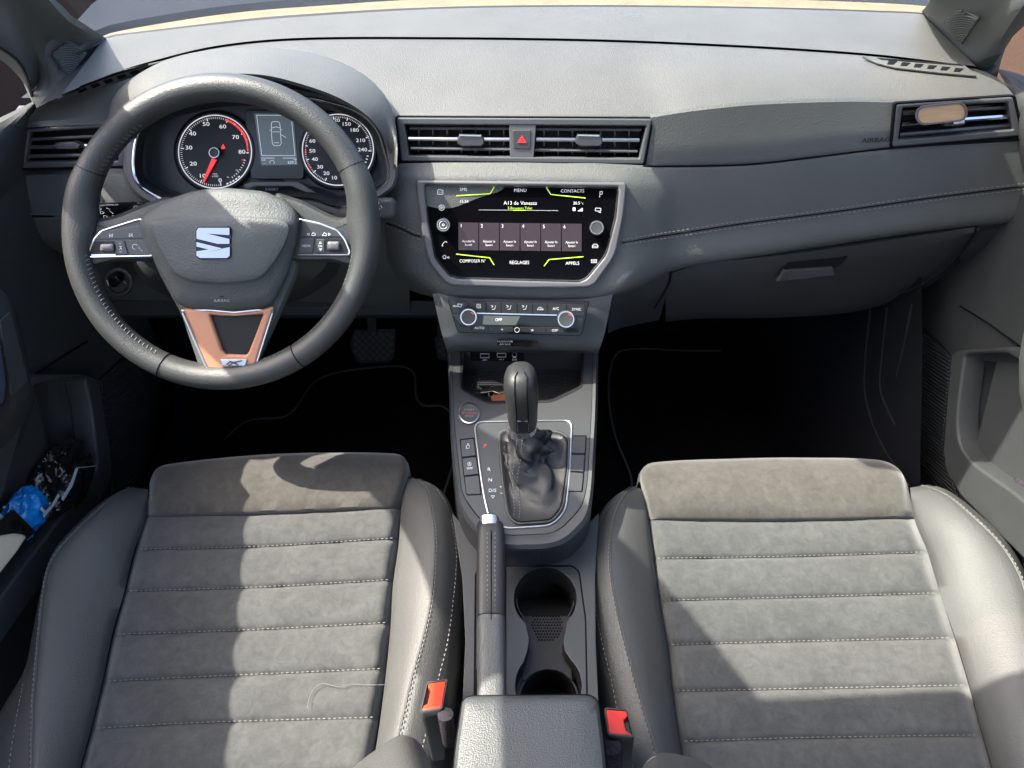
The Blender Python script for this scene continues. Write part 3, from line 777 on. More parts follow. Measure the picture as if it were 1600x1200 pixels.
# glovebox
gb = {1040: [(424, .952), (432, .938), (470, .955), (500, 1.0)], 1100: [(406, .952), (414, .938), (458, .955), (494, 1.0)],
      1225: [(392, .952), (400, .938), (448, .955), (492, 1.0)], 1350: [(375, .952), (383, .938), (430, .955), (480, 1.0)],
      1450: [(361, .952), (369, .938), (410, .955), (445, 1.0)], 1530: [(350, .952), (357, .938), (372, .955), (385, 1.0)]}
gk = sorted(gb)
GB = skin('glovebox', [cr([VY(k, gb[k][j][0], gb[k][j][1]) for k in gk], 40) for j in range(4)] + [[VY(x, y, 1.06) for x, y in cr2] for cr2 in [[(p.x, p.y) for p in cr([(1040, 502, 0), (1100, 498, 0), (1225, 496, 0), (1350, 484, 0), (1450, 447, 0), (1530, 386, 0)], 40)]]], M['lower'], dash, n=40, m=20, keep=True)
gp = PY(.938, 8, 1265, 430)
hd = plate('handle', [rnd([(1213, 441), (1225, 423), (1302, 418), (1305, 431)], 2)], gp, .008, M['lower'], GB, h=.010, bev=.0015)
plate('handle_recess', [[(1226, 418), (1232, 411), (1312, 403), (1325, 400), (1314, 414), (1303, 419), (1225, 423)]], gp, .001, M['gap'], GB, h=.0045, bev=0)
rhs = {1500: [(352, .955), (360, .945), (400, .955), (430, 1.02)], 1560: [(345, .955), (352, .945), (380, .955), (400, 1.02)], 1610: [(338, .955), (345, .945), (360, .955), (372, 1.02)]}
skin('end_panel', [[VY(k, rhs[k][j][0], rhs[k][j][1] + .01) for k in sorted(rhs)] for j in range(4)] + [[VY(1470, 470, 1.08), VY(1540, 410, 1.08), VY(1610, 375, 1.08)]], M['lower'], dash, n=16, m=14)
m = MB(); m.tube(cr([VY(x, y, .937 + (y - 352) * .0003) for x, y in [(1527, 354), (1518, 372), (1500, 396), (1475, 421), (1440, 445), (1400, 462)]], 24), .0016, 6, flat=.6); m.build('shut_line', M['gap'], GB)
m = MB(); m.tube(cr([VY(x, y, .936) for x, y in [(1049, 422), (1046, 440), (1036, 460), (1022, 482)]], 20), .0018, 6, flat=.6); m.build('shut_line', M['gap'], GB)
# panel beside the stack, left of the glovebox
skin('side_panel', [[VY(x, y, Y_) for x, y, Y_ in r_] for r_ in [[(940, 458, .90), (985, 444, .92), (1045, 420, .94)], [(950, 478, .90), (985, 470, .93), (1040, 462, .945)], [(950, 520, .92), (980, 510, .98), (1030, 500, 1.0)]]], M['lower'], dash, n=16, m=12)
# ================================================================== TOUCHSCREEN
sc = PY(.905, 27, 815, 362)
bo = [(649, 281), (978, 285), (980, 291), (975, 338), (964, 392), (958, 406), (930, 445), (918, 450), (820, 451), (707, 447), (695, 442), (669, 410), (660, 371), (650, 293)]
bi = [(663, 289), (966.5, 292.5), (962, 340), (948, 394), (944, 402), (917, 435), (906, 440), (716, 435), (702, 431), (680, 404), (669, 349)]
bo = rnd(bo, [6, 6, 4, 10, 8, 8, 10, 8, 0, 8, 10, 10, 10, 4], 4); bi = rnd(bi, 4, 4)
ts = plate('touchscreen', [bo, bi], sc, .022, M['bezel'], dash, bev=.0035, h=.012, seg=3)
ts['label'] = 'wide glossy touchscreen with silver bezel showing the phone page'
# inner chamfer of the bezel
rings('bezel_chamfer', [loc_(sc, bi, .0115), loc_(sc, grow([(p[0], p[1]) for p in bi], -2.2), .0045)], M['satin'], ts, n=120, cap=False)
plate('screen_glass', [grow(bi, -1)], sc, .003, M['glass_blk'], ts, bev=0, h=.0045, smooth=False)
sg = sc.off(.0048)
def T(s, x, y, hp, mat="lum", **k): return text("screen_text", s, x, y, hp, sg, M[mat], ts, bold=-.012, **k)
T('SMS', 724, 296.2, 5.0); T('MENU', 813, 297.6, 5.2); T('CONTACTS', 894.5, 298.6, 5.0)
T('15:34', 725, 315, 4.6); T('A13 de Vanessa', 813, 317.4, 6.0, sx=.98); T('F-Bouygues Telec', 812.6, 325.4, 4.2, 'green', sx=.92)
T('20.5', 901, 317.6, 4.6); T('\u00b0c', 909.5, 317.8, 3.6)
T('COMPOSER N\u00b0', 738.5, 408, 4.9, sx=.9); T('R\u00c9GLAGES', 811.5, 410.4, 5.2, sx=.9); T('APPELS', 894.5, 411.6, 4.9)
gl = [[(712.7, 306), (766, 302.6), (773, 291)], [(853, 291.8), (860.5, 303.8), (915, 309.4)], [(712.7, 397), (765, 402.8), (772, 414)], [(850, 415.8), (858, 405.5), (911.6, 401)]]
strokes('screen_line', gl, sg, .0011, M['green'], ts); strokes('screen_line', [[(802, 328.6), (822, 328.6)]], sg, .0008, M['green'], ts)
strokes('screen_line', [[(748, 328), (802, 328.4)], [(822, 328.6), (872, 329)]], sg, .0004, M['lumd'], ts)
for i in range(6):
    x0 = 716.3 + i * 32.3; x1 = x0 + 31.2; ty = 347.6 + i * .35
    plate('screen_tile', [[(x0, ty), (x1, ty + .3), (x1 - .3, ty + 43.5), (x0 + .1, ty + 43)]], sg, .0004, M['tile'], ts, bev=0, h=.0003, smooth=False)
    T(str(i + 1), x0 + 4.3, ty + 5.2, 5.4, h=.0012)
    T('Ajouter le', x0 + 15.6, ty + 29.3, 4.0, sx=.84, h=.0012); T('favori', x0 + 15.6, ty + 35, 4.0, sx=.86, h=.0012)
plate('battery_icon', [[(895, 324.2), (899, 324.2), (899, 329.4), (895, 329.4)]], sg, .0003, M['lum'], ts, bev=0, h=.0006, smooth=False)
for k in range(4):
    plate('signal_icon', [[(903 + k * 2, 329 - k * 1.3), (904.5 + k * 2, 329 - k * 1.3), (904.5 + k * 2, 330), (903 + k * 2, 330)]], sg, .0003, M['lum'], ts, bev=0, h=.0006, smooth=False)
ic = []
ic += [[(684, 298), (684, 303.5), (692, 303.5), (692, 297), (689, 297), (688, 296), (685, 296), (684, 298)], [(686.5, 299.5), (687.5, 301)], [(689, 299.5), (690, 301)]]
ic += [circ(690, 324.5, 4.2, 16) + [circ(690, 324.5, 4.2, 16)[0]], [(688.8, 322.5), (692.2, 324.5), (688.8, 326.5), (688.8, 322.5)]]
ic += [[(690.5, 384), (692, 381), (694, 378.5), (697, 377)], [(690.5, 384), (692.5, 384.5)], [(696.5, 377), (698.5, 379)]]
ic += [circ(694.5, 401.5, 2.6, 10) + [(696, 405)], [(699, 401), (699.6, 403.6)], [(701, 400.5), (701.6, 404)]]
ic += [[(937, 308), (937.5, 299.5), (941, 299), (941, 303.5), (937.5, 303.6)]]
ic += [[(930.5, 325), (939, 325.5), (938.5, 330), (930, 329.5), (930.5, 325)], [(935, 331.5), (939, 332)]]
ic += [[(925.5, 387), (925.8, 383.5), (928, 381.5), (932, 381.5), (934.5, 383.8), (934, 387), (925.5, 387)], [(926, 384.5), (934, 384.8)]]
for r_ in range(2):
    for c_ in range(3): ic += [[(923.5 + c_ * 3.4, 405.6 + r_ * 3.4), (926 + c_ * 3.4, 405.7 + r_ * 3.4)], [(923.5 + c_ * 3.4, 407 + r_ * 3.4), (926 + c_ * 3.4, 407.1 + r_ * 3.4)]]
strokes('touch_symbol', ic, sg, .00075, M['lumd'], ts)
def knob(name, pl, cx, cy, r, hgt, parent, face, ring, n=40, h0=0):
    k = rings(name, [loc_(pl, circ(cx, cy, r, n), h0), loc_(pl, circ(cx, cy, r * .98, n), h0 + hgt * .75), loc_(pl, circ(cx, cy, r * .90, n), h0 + hgt), loc_(pl, circ(cx, cy, r * .78, n), h0 + hgt)], ring, parent, n=n, cap=False)
    rings('knob_face', [loc_(pl, circ(cx, cy, r * .80, n), h0 + hgt * .9), loc_(pl, circ(cx, cy, r * .74, n), h0 + hgt * .98), loc_(pl, circ(cx, cy, r * .6, n), h0 + hgt * .96)], face, k, n=n)
    return k
k1 = knob('volume_knob', sg, 692.7, 351.5, 11, .012, ts, M['hard'], M['satin'])
kr = MB(); kr.tube(loc_(sg, circ(692.7, 351.5, 6.3, 24), .0118), .0004, 5, closed=True); kr.tube(loc_(sg, circ(692.7, 351.5, 1.6, 12), .0118), .0004, 5, closed=True); kr.build('power_symbol', M['white'], k1)
knob('tuning_knob', sg, 932.5, 356, 11.5, .012, ts, M['hard'], M['satin'])

# ================================================================== CENTRE CONSOLE
con = thing('centre_console', 'dark grey centre console between the two front seats with gear selector and cup holders', 'console', (0, .7, .2))
cw = PY(.862, 24, 815, 495)
# housing below the screen
H0 = [[(672, 450, .90), (676, 460, .872), (690, 520, .850), (698, 546, .842), (700, 552, .86)],
      [(705, 452, .90), (706, 462, .868), (708, 520, .846), (712, 541, .840), (714, 549, .86)],
      [(815, 460, .90), (815, 468, .866), (815, 522, .845), (815, 543, .838), (815, 551, .86)],
      [(915, 455, .90), (915, 466, .868), (912, 520, .846), (908, 545, .840), (906, 551, .86)],
      [(962, 446, .90), (958, 456, .874), (945, 520, .852), (937, 545, .843), (935, 552, .86)]]
hs = [cr([VY(*c[j]) for c in H0], 40) for j in range(5)]
hc = skin('climate_housing', hs, M['hard'], con, n=40, m=20, keep=True)
for sx_ in ([(679, 458), (697, 533), (704, 546)], [(944, 462), (925, 530), (921, 546)]):
    pass
pn = PY(.8475, 24, 815, 495)
ao = rnd([(698, 465.5), (921, 471.5), (909, 525), (715, 520)], [2, 2, 6, 6])
ai = rnd([(703, 469.5), (915.5, 475), (905, 521), (718, 516.5)], [2, 2, 5, 5])
ap = plate('climate_panel', [ao], pn, .006, M['gloss'], con, bev=.0012, h=.005)
ap['label'] = 'glossy black climate control panel with two round knobs'
pn2 = pn.off(.0055)
def btn(pts, nm='button'): return plate(nm, [rnd(pts, 1)], pn2, .002, M['piano'], ap, bev=.0005, h=.0012)
xs = [731.5, 759.5, 783.5, 808.5, 832.5, 856, 886]
top = lambda x: 470.5 + (x - 703) * .026
bl = [704] + xs + [915]
for i in range(8):
    a, b = bl[i] + .5, bl[i + 1] - .5
    y1 = 489 + (a - 703) * .02
    btn([(a + (1 if i == 0 else 0), top(a)), (b, top(b)), (b - (2 if i == 7 else 0), y1 + 1), (a + (3 if i == 0 else 0), y1)])
bt = [718, 737, 763, 807.5 - 4, 812, 854, 882, 905]
for a, b in ((718, 736), (737, 762.5), (763.5, 802), (813, 853), (854, 881.5), (882.5, 904)):
    btn([(a, 509.5 + (a - 700) * .012), (b, 509.5 + (b - 700) * .012), (b, 517 + (b - 700) * .018), (a, 517 + (a - 700) * .018)])
btn([(706, 491), (731, 492), (731, 509), (716, 508)]); btn([(886, 497), (912, 498), (906, 520), (884, 519)])
plate('display', [rnd([(752, 491.5), (870, 495), (868, 509), (750, 507)], 1)], pn2, .001, M['gloss'], ap, bev=0, h=.0012)
plate('display_glow', [[(755.5, 493), (813, 494.2), (806, 508), (754, 507)]], pn2, .0005, M['acd'], ap, bev=0, h=.0018, smooth=False)
strokes('trim_line', [[(744, 489.3), (870, 492.4)]], pn2, .0016, M['satin'], ap, h=.002)
text('lettering', 'OFF', 779, 499.8, 4.4, pn2, M['lum'], ap, h=.0025)
text('lettering', 'AUTO', 749, 512.5, 3.8, pn2, M['lumd'], ap, h=.002); text('lettering', 'OFF', 867, 516.5, 3.8, pn2, M['lumd'], ap, h=.002)
text('lettering', 'A/C', 868.5, 482.5, 4.2, pn2, M['lumd'], ap, h=.002); text('lettering', 'SYNC', 901, 483.5, 4.0, pn2, M['lumd'], ap, h=.002); text('lettering', 'MAX', 712, 478.5, 2.6, pn2, M['lumd'], ap, h=.002)
ci_ = []
ci_ += [[(715, 475), (722, 475.5), (720.5, 479.5), (716.5, 479), (715, 475)], [(745, 475.5), (751, 475.5), (751, 481), (745, 481), (745, 475.5)], [(747, 477), (747, 479.5)], [(749, 477), (749, 479.5)]]
for bx in (771, 795, 819.5): ci_ += [[(bx + 3.5, 477), (bx + 2, 483), (bx - 2, 483.5)], [(bx - 4, 477), (bx - .5, 478.5)], [(bx - 3, 480.5), (bx - .5, 478.5)]]
ci_ += [[(839.5, 484), (841, 481.5), (844, 479.8), (847, 481.5), (849, 484), (839.5, 484)], [(844, 482.5), (846, 483)]]
ci_ += [[(783, 514.5), (786, 515)], [(784.3, 513.3), (784.7, 516.3)], [(829.5, 515), (834, 517)], [(833, 514), (830.5, 518)], circ(807.8, 515.5, 3.8, 14) + [circ(807.8, 515.5, 3.8, 14)[0]]]
strokes('symbol', ci_, pn2, .0006, M['lumd'], ap, h=.002)
kf1 = knob('temperature_knob', pn2, 732, 495.5, 14.2, .014, ap, M['hard'], M['satin']); kf2 = knob('temperature_knob', pn2, 884.5, 499, 14.2, .014, ap, M['hard'], M['satin'])
for kx, ky, kk_ in ((732, 489, kf1), (884.5, 492, kf2)):
    strokes('red_mark', [circ(kx + 2, ky - .3 + 6, 7, 5, a0=285, a1=330)], pn2, .0008, M['lred'], kk_, h=.0145)
# airbag notice
plate('airbag_notice', [rnd([(776, 531), (841, 534), (840, 543), (777, 540)], 1)], PY(.836, 18, 808, 537), .001, M['gloss'], con, h=.0045, bev=0)
nt_ = PY(.836, 18, 808, 537).off(.005)
text('lettering', 'PASSENGER', 789, 533.8, 2.8, nt_, M['greyprint'], con, h=.0005, sx=1.1); text('lettering', 'AIR BAG', 789, 538, 2.8, nt_, M['greyprint'], con, h=.0005, sx=1.1)
# ---------- upper console surface
cp = PZ(.458, 815, 740, 7)
def C(x, y, h=0): return cp.at(x, y, h)
out_ = [(699, 546), (935, 546), (934, 640), (928, 760), (921, 815), (905, 835), (884, 853), (850, 861), (786, 861), (757, 851), (728, 818), (715, 790), (704, 690)]
tray = [(720, 543), (912, 549), (909, 604), (862, 627), (760, 629), (720, 608)]
# raised black body rail (rounded outer edge, falls away at the sides)
oo = rnd(out_, [0, 0, 20, 20, 16, 14, 14, 20, 20, 14, 14, 14, 20])
pi_ = [(706, 545), (927, 545), (924, 640), (917, 760), (908, 792), (880, 822), (862, 833), (792, 836), (764, 824), (742, 800), (722, 770), (710, 660)]
pi2 = rnd(pi_, [0, 0, 20, 16, 12, 12, 12, 12, 12, 12, 12, 20])
tr2 = rnd(tray, [0, 0, 5, 8, 8, 5])
lo = [C(x, y) for x, y in resamp([(a, b, 0) for a, b in oo], 140, True) and [(p.x, p.y) for p in resamp([(a, b, 0) for a, b in oo], 140, True)]]
li = [(p.x, p.y) for p in resamp([(a, b, 0) for a, b in pi2], 140, True)]
LO = [(p.x, p.y) for p in resamp([(a, b, 0) for a, b in oo], 140, True)]
cx0, cy0 = 815, 720
def mixl(t, h): return [C(a[0] * (1 - t) + b[0] * t, a[1] * (1 - t) + b[1] * t, h) for a, b in zip(LO, li)]
low = [p - Vector((0, 0, .40)) + (p - C(cx0, cy0)) * .04 for p in mixl(0, -.02)]
rings('console_body', [low, [p + (p - C(cx0, cy0)) * .0 for p in mixl(0, -.035)], mixl(0, -.016), mixl(.12, -.004), mixl(.4, .002), mixl(.9, .001), mixl(1, -.003)], M['hard'], con, n=140, cap=False)
plate('top_panel', [grow(li, .5), tr2], cp, .003, M['sat'], con, bev=.0006, h=.0002)
# shut line
m = MB(); m.tube([C(x, y, -.0008) for x, y in li], .0011, 6, closed=True); m.build('shut_line', M['gap'], con)
# tray
tp = PZ(.428, 815, 600, 0)
T1 = [(p.x, p.y) for p in resamp([(a, b, 0) for a, b in tr2], 90, True)]
rings('storage_tray', [[C(x, y, .001) for x, y in grow(T1, 1.6)], [C(x, y, .0012) for x, y in T1], [C(x, y, -.004) for x, y in grow(T1, -2)], [tp.at(*p) if 0 else C(x, y, -.030) for x, y, p in [(a[0], a[1], a) for a in grow(T1, -3)]]], M['void'], con, n=90, cap=True, ang=30)
m = MB()
tpl = cp.off(-.0295)
for i in range(46):
    for j in range(14):
        x = 729 + i * 3.9; y = 586 + j * 3.1
        if y > 604 and (abs(x - 812) > 88 - (y - 604) * 1.9): continue
        if y > 624: continue
        P = tpl.at(x, y); m.box(P, .0021, .0021, .0012)
m.build('rubber_mat', M['rubber'], con, smooth=False)
# USB wall
uw = PY(.895, 10, 800, 560)
plate('rear_wall', [[(716, 540), (918, 545), (914, 592), (722, 578)]], uw, .004, M['void'], con, bev=0, h=0)
up_ = plate('socket_panel', [rnd([(735, 549), (818, 549), (818, 565), (735, 564)], 1)], uw, .002, M['gloss'], con, h=.002, bev=.0004)
for k, (a, b, c_, d_) in enumerate(((750, 552.5, 765, 560), (776, 551.5, 791, 559))):
    plate('usb_port', [rnd([(a, b), (c_, b), (c_, d_), (a, d_)], 1.2), rnd([(a + 1.4, b + 1.4), (c_ - 1.4, b + 1.4), (c_ - 1.4, d_ - 1.4), (a + 1.4, d_ - 1.4)], .8)], uw, .002, M['satin'], up_, h=.0035, bev=.0002)
    text('lettering', 'usb ' + str(k + 1), a + 7.5, d_ + 2.6, 2.2, uw, M['white'], up_, h=.0025)
m = MB(); m.tube(loc_(uw, circ(804, 554.5, 3.6, 20), .003), .0006, 5, closed=True); m.build('aux_socket', M['satin'], up_)
text('lettering', '((o))', 804, 561.5, 2.6, uw, M['white'], up_, h=.0025)
# start button
sb = rings('start_button', [loc_(cp, circ(733, 645, 17, 40), 0), loc_(cp, circ(733, 645, 16.5, 40), .0032), loc_(cp, circ(733, 645, 15, 40), .0036), loc_(cp, circ(733, 645, 14.4, 40), .002)], M['satin'], con, n=40, cap=False)
rings('button_face', [loc_(cp, circ(733, 645, 14.6, 40), .001), loc_(cp, circ(733, 645, 14, 40), .003), loc_(cp, circ(733, 645, 11, 40), .0026)], M['hard'], sb, n=40)
text('lettering', 'START', 733, 640.5, 2.8, cp.off(.003), M['greyprint'], sb, sx=1.1); text('lettering', 'ENGINE', 733, 645.6, 3.2, cp.off(.003), M['dullred'], sb, sx=1.1); text('lettering', 'STOP', 733, 650.6, 2.8, cp.off(.003), M['greyprint'], sb, sx=1.1)
# gear surround
ring_ = rnd([(741, 659), (894, 656.5), (890, 740), (884, 798), (862, 821), (800, 825), (768, 822), (757, 780), (750, 735)], [14, 14, 20, 14, 14, 4, 12, 20, 20])
m = MB(); m.tube([C(x, y, .0012) for x, y in [(p.x, p.y) for p in resamp([(a, b, 0) for a, b in ring_], 120, True)]], .0014, 8, closed=True); m.build('silver_surround', M['satin'], con)
lt = cp.off(.0006)
for s_, x, y, h_, mt in (('P', 758, 697, 5.4, 'lred'), ('R', 764, 733.5, 5, 'white'), ('N', 766, 750, 5, 'white'), ('D/S', 769.5, 766.5, 5, 'white'), ('+', 782.5, 761, 4.6, 'white'), ('\u2212', 783.5, 771, 4.6, 'white')):
    text('gate_lettering', s_, x, y, h_, lt, M[mt], con, h=.0004)
strokes('gate_lettering', [[(767.5, 774.5), (773, 774.5), (770.2, 778.5), (767.5, 774.5)]], lt, .0006, M['white'], con)
for nm, pts in (('l', [[(719, 687), (740.5, 684.5), (744, 711.5), (721.5, 714)], [(721.8, 715.5), (744.3, 713), (748, 740.5), (725, 743)], [(725.3, 744.5), (748.3, 742), (751.5, 772), (729, 772.5)]]),
                ('r', [[(894.5, 681), (916, 681), (914.5, 708.5), (893, 708)], [(893, 709.5), (914.3, 710), (912.3, 737), (890.5, 735.5)], [(890.4, 737), (912.2, 738.5), (909.5, 767.5), (887.5, 767)]])):
    for q in pts:
        cx_, cy_ = sum(p[0] for p in q) / 4, sum(p[1] for p in q) / 4
        plate('button_gap', [rnd([(cx_ + (x - cx_) * 1.07, cy_ + (y - cy_) * 1.07) for x, y in q], 2)], cp, .001, M['gap'], con, h=.0006, bev=0)
        plate('switch_button', [rnd([(cx_ + (x - cx_) * .97, cy_ + (y - cy_) * .97) for x, y in q], 2)], cp, .003, M['sat'], con, h=.0026, bev=.0008)
b1 = cp.off(.0028)
strokes('button_symbol', [[(728.5, 701), (733, 700.5), (733.5, 695.5), (729, 696), (728.5, 701)], [(729.5, 696), (731, 693), (733, 695.5)], circ(733.5, 725, 2.8, 12) + [(736.3, 725)], [(732.6, 726.6), (733.6, 723), (734.6, 726.6)]], b1, .0005, M['white'], con)
text('button_symbol', 'OFF', 734, 731.8, 3.2, b1, M['white'], con)
# ---------- tunnel with cup holders
tn = PZ(.375, 830, 980, 4)
to_ = rnd([(706, 800), (745, 845), (790, 868), (850, 868), (890, 850), (936, 800), (930, 900), (931, 1000), (936, 1110), (722, 1110), (727, 1000), (722, 900)], 4)
cup = []
c1 = circ(852, 935, 49, 24, ry=49, a0=-235, a1=55)   # upper opening, open at the bottom
c1 = [(852 + 49 * math.cos(R(a)), 935 + 49 * math.sin(R(a))) for a in range(-232, 53, 9)]
c2 = [(857 + 52 * math.cos(R(a)), 1071 + 54 * math.sin(R(a))) for a in range(-48, 229, 9)]
cup = c1 + [(884, 984), (880, 1000), (882, 1016)] + c2 + [(825, 1014), (827, 998), (823, 982)]
cup = [(p.x, p.y) for p in resamp([(a, b, 0) for a, b in cup], 100, True)]
pan = rnd([(787, 884), (895, 884), (905, 893), (910, 930), (915, 967), (918, 1110), (787, 1110)], [2, 6, 8, 8, 8, 2, 2])
hbs = rnd([(743, 897), (750, 885), (787, 884), (787, 1110), (741, 1110)], [4, 6, 2, 2, 2])
body_t = plate('tunnel', [to_, grow(pan, .6)], tn, .006, M['hard'], con, bev=.001, h=0)
plate('cup_panel', [pan, cup], tn, .004, M['sat'], con, bev=.0007, h=-.0008)
m = MB(); m.tube([tn.at(x, y, -.0005) for x, y in pan], .0011, 6, closed=True); m.tube([tn.at(x, y, .001) for x, y in hbs], .0010, 6, closed=True); m.tube([tn.at(789, y, .0) for y in (890, 1000, 1100)], .001, 6); m.build('shut_line', M['gap'], con)
skin('tunnel_side', [[tn.at(x, y, -.002) for x, y in [(690, 760), (722, 880), (728, 1000), (722, 1110)]], [tn.at(x, y, -.35) for x, y in [(690, 760), (722, 880), (728, 1000), (722, 1110)]]], M['door'], con, n=20)
skin('tunnel_side', [[tn.at(x, y, -.002) for x, y in [(938, 760), (930, 880), (931, 1000), (936, 1110)]], [tn.at(x, y, -.35) for x, y in [(938, 760), (930, 880), (931, 1000), (936, 1110)]]], M['door'], con, n=20)
def off2(P, pl, d): return P + pl.n * d
cw_ = [tn.at(x, y, -.001) for x, y in cup]
rings('cup_wall', [cw_, [p - tn.n * .004 + (tn.at(855, 1000) - p) * .015 for p in cw_], [p - tn.n * .03 + (tn.at(855, 1000) - p) * .04 for p in cw_]], M['rubber'], con, n=100, cap=False)
shelf_ = tn.off(-.022)
plate('cup_bridge', [[(815, 962), (892, 962), (892, 1008), (894, 1063)] + [(857 + 46 * math.cos(R(a)), 1092 + 46 * math.sin(R(a))) for a in range(-38, -143, -8)] + [(816, 1064), (816, 1004)]], shelf_, .004, M['rubber'], con, bev=.001, h=0)
m = MB()
for j in range(9):
    for i in range(13):
        x = 829 + i * 4.4 + (j % 2) * 2.2; y = 963 + j * 4.6
        if (x - 855) ** 2 / 24 ** 2 + (y - 975) ** 2 / 30 ** 2 > 1: continue
        m.add_mesh(plate_m([circ(x, y, 1.6, 6)], shelf_, .0004, 0, h=.0006))
m.build('grip_dimples', M['gap'], con, smooth=False)
for (cx_, cy_, r_) in ((852, 935, 45), (857, 1092, 46)):
    top_ = [tn.at(x, y, -.024) for x, y in circ(cx_, cy_, r_, 48)]
    rings('cup_well', [[p - tn.n * .0 for p in top_], [p - tn.n * .05 for p in top_]], M['rubber'], con, n=48)
    mm = MB(); mm.tube([p - tn.n * .001 for p in top_], .0012, 6, closed=True); mm.build('cup_rim', M['hard'], con)
# ================================================================== GEAR LEVER
gl_ = thing('gear_lever', 'black automatic gear lever with chrome collar rising from a creased leather boot', 'gear lever', C(830, 745))
bb = [(p.x, p.y) for p in resamp([(a, b, 0) for a, b in rnd([(779, 676), (790, 672), (873, 674), (889, 684), (887, 733), (879, 792), (862, 814), (806, 818), (793, 803), (784, 740)], 9)], 96, True)]
G0 = [C(x, y, .001) for x, y in bb]; G1 = [C(x, y, .006) for x, y in grow(bb, -3)]
G2 = [C(x, y, .004) for x, y in grow(bb, -6)]
neckc = VY(817, 672, .700); nk = [neckc + Vector((.0165 * math.cos(R(a)), .0165 * math.sin(R(a)), 0)) for a in range(0, 360, 15)]
# order the neck loop like the base loop
def match(loop, base, c):
    out = []
    for p in base:
        d = p - c; a = math.atan2(d.y, d.x); out.append(neckc + Vector((.0170 * math.cos(a), .0170 * math.sin(a), 0)))
    return out
NK = match(nk, G2, C(831, 745))
loops = [G0, G1, G2]
K = 22
for k in range(1, K + 1):
    t = k / K; w_ = t ** .62; hgt = t ** 1.35
    lp = []
    for i, (a, b) in enumerate(zip(G2, NK)):
        p = a.lerp(b, w_); p.z = a.z + (b.z - a.z) * hgt
        ang = math.atan2(a.y - neckc.y, a.x - neckc.x)
        env = math.sin(math.pi * min(1, .04 + t * .98)) ** .5
        f = abs(math.sin(ang * 2.6 + 3.4 * t + .9 * math.sin(ang * 3 + 1.1)))
        f = (1 - f) ** 1.6
        s2 = math.sin(ang * 5 - 7.5 * t + 1.2)
        tw = noise.noise(Vector((ang * 1.4, t * 4, 3.1))) 
        dr_ = Vector((p.x - neckc.x, p.y - neckc.y, .012)).normalized()
        p = p + dr_ * env * (.015 * f + .004 * s2 + .014 * tw + .004 * math.sin(ang * 9 + t * 11 + 3 * tw) - .007)
        lp.append(p)
    loops.append(lp)
rings('boot', loops, M['boot'], gl_, n=96, cap=False, ang=80)
rings('boot_frame', [[C(x, y, -.0005) for x, y in grow(bb, 2.5)], [C(x, y, .0035) for x, y in grow(bb, 1.5)], [C(x, y, .0035) for x, y in grow(bb, -1)]], M['hard'], gl_, n=96, cap=False)
# twin seam down the boot front
idx = min(range(96), key=lambda i: (G2[i] - C(812, 816, .004)).length)
for dx in (-1, 1):
    path = []
    for k, lp in enumerate(loops[2:]):
        RR_ = lp; t = k / K
        sh = int(round(3 * math.sin(t * 3.6) + 1)); p = RR_[(idx + sh) % 96]; q = RR_[(idx + sh + 1) % 96]
        path.append(p.lerp(q, .5) + Vector((dx * .0035, -.0012, .0016)))
    stitches('boot_stitching', cr(path, 40), M['stitchd'], gl_, L=.0028, gap=.002, r=.0005)
# collar and grip: rounded-rectangle sections up the lever
def sect(px, py, Y, rx, ry, n=40, p=2.6, tilt=0):
    c = VY(px, py, Y); out = []
    for i in range(n):
        a = 2 * math.pi * i / n; ca, sa = math.cos(a), math.sin(a)
        x = rx * math.copysign(abs(ca) ** (2 / p), ca); y = ry * math.copysign(abs(sa) ** (2 / p), sa)
        out.append(c + Vector((x, y, -y * tilt)))
    return out
rings('chrome_collar', [sect(817, 676, .700, .0175, .0165), sect(817, 668, .700, .0180, .017), sect(817, 660, .701, .0178, .017)], M['chrome'], gl_, n=40, cap=False)
gk_ = [(817, 664, .700, .0172, .019), (816.5, 655, .701, .0192, .021), (816, 636, .703, .0200, .023), (815, 618, .705, .0215, .026), (814, 604, .707, .0220, .0275), (813.5, 592, .709, .0210, .027), (813.5, 583, .711, .0185, .0245), (814, 577, .712, .014, .019), (814, 574, .713, .0075, .011)]
kn = rings('grip', [sect(*g, tilt=.15) for g in gk_], M['boot'], gl_, n=40, capback=True)
for sx_ in (-1, 1):
    mm = MB(); mm.tube([VY(g[0], g[1], g[2]) + Vector((sx_ * .0075 * min(1, g[3] / .014), -g[4] * .985, g[4] * .985 * .15)) for g in gk_], .0009, 6); mm.build('grip_seam', M['gap'], kn)
top_in = [VY(g[0], g[1], g[2]) + Vector((0, -g[4] * .985, .004)) for g in gk_]
plq = Pl(VY(817, 660, .70) + Vector((0, -.0215, .0)), (0, -1, .12))
plate('chrome_insert', [[(807, 658), (827, 658), (826, 676), (809, 676)]], plq, .002, M['chrome'], kn, h=.001, bev=.0005)
# ================================================================== KEYS
ky = thing('key_ring', 'bunch of keys with a brown leather fob lying in the console tray', 'keys', tpl.at(775, 612))
kp = tpl.off(.003)
m = MB(); m.tube(loc_(kp, circ(776, 613, 13, 28, ry=11), .003), .0008, 6, closed=True); m.tube(loc_(kp, circ(780, 620, 10, 24, ry=8), .005), .0008, 6, closed=True); m.build('split_ring', M['satin'], ky)
plate('key', [rnd([(749, 611), (752, 609), (768, 607), (776, 602), (786, 604), (789, 611), (780, 615), (770, 611), (752, 614)], 1.5)], kp, .002, M['brass'], ky, h=.006, bev=.0005)
plate('leather_fob', [rnd([(766, 618), (790, 614), (794, 628), (770, 630)], 3)], kp, .004, M['leatherkey'], ky, h=.006, bev=.001)
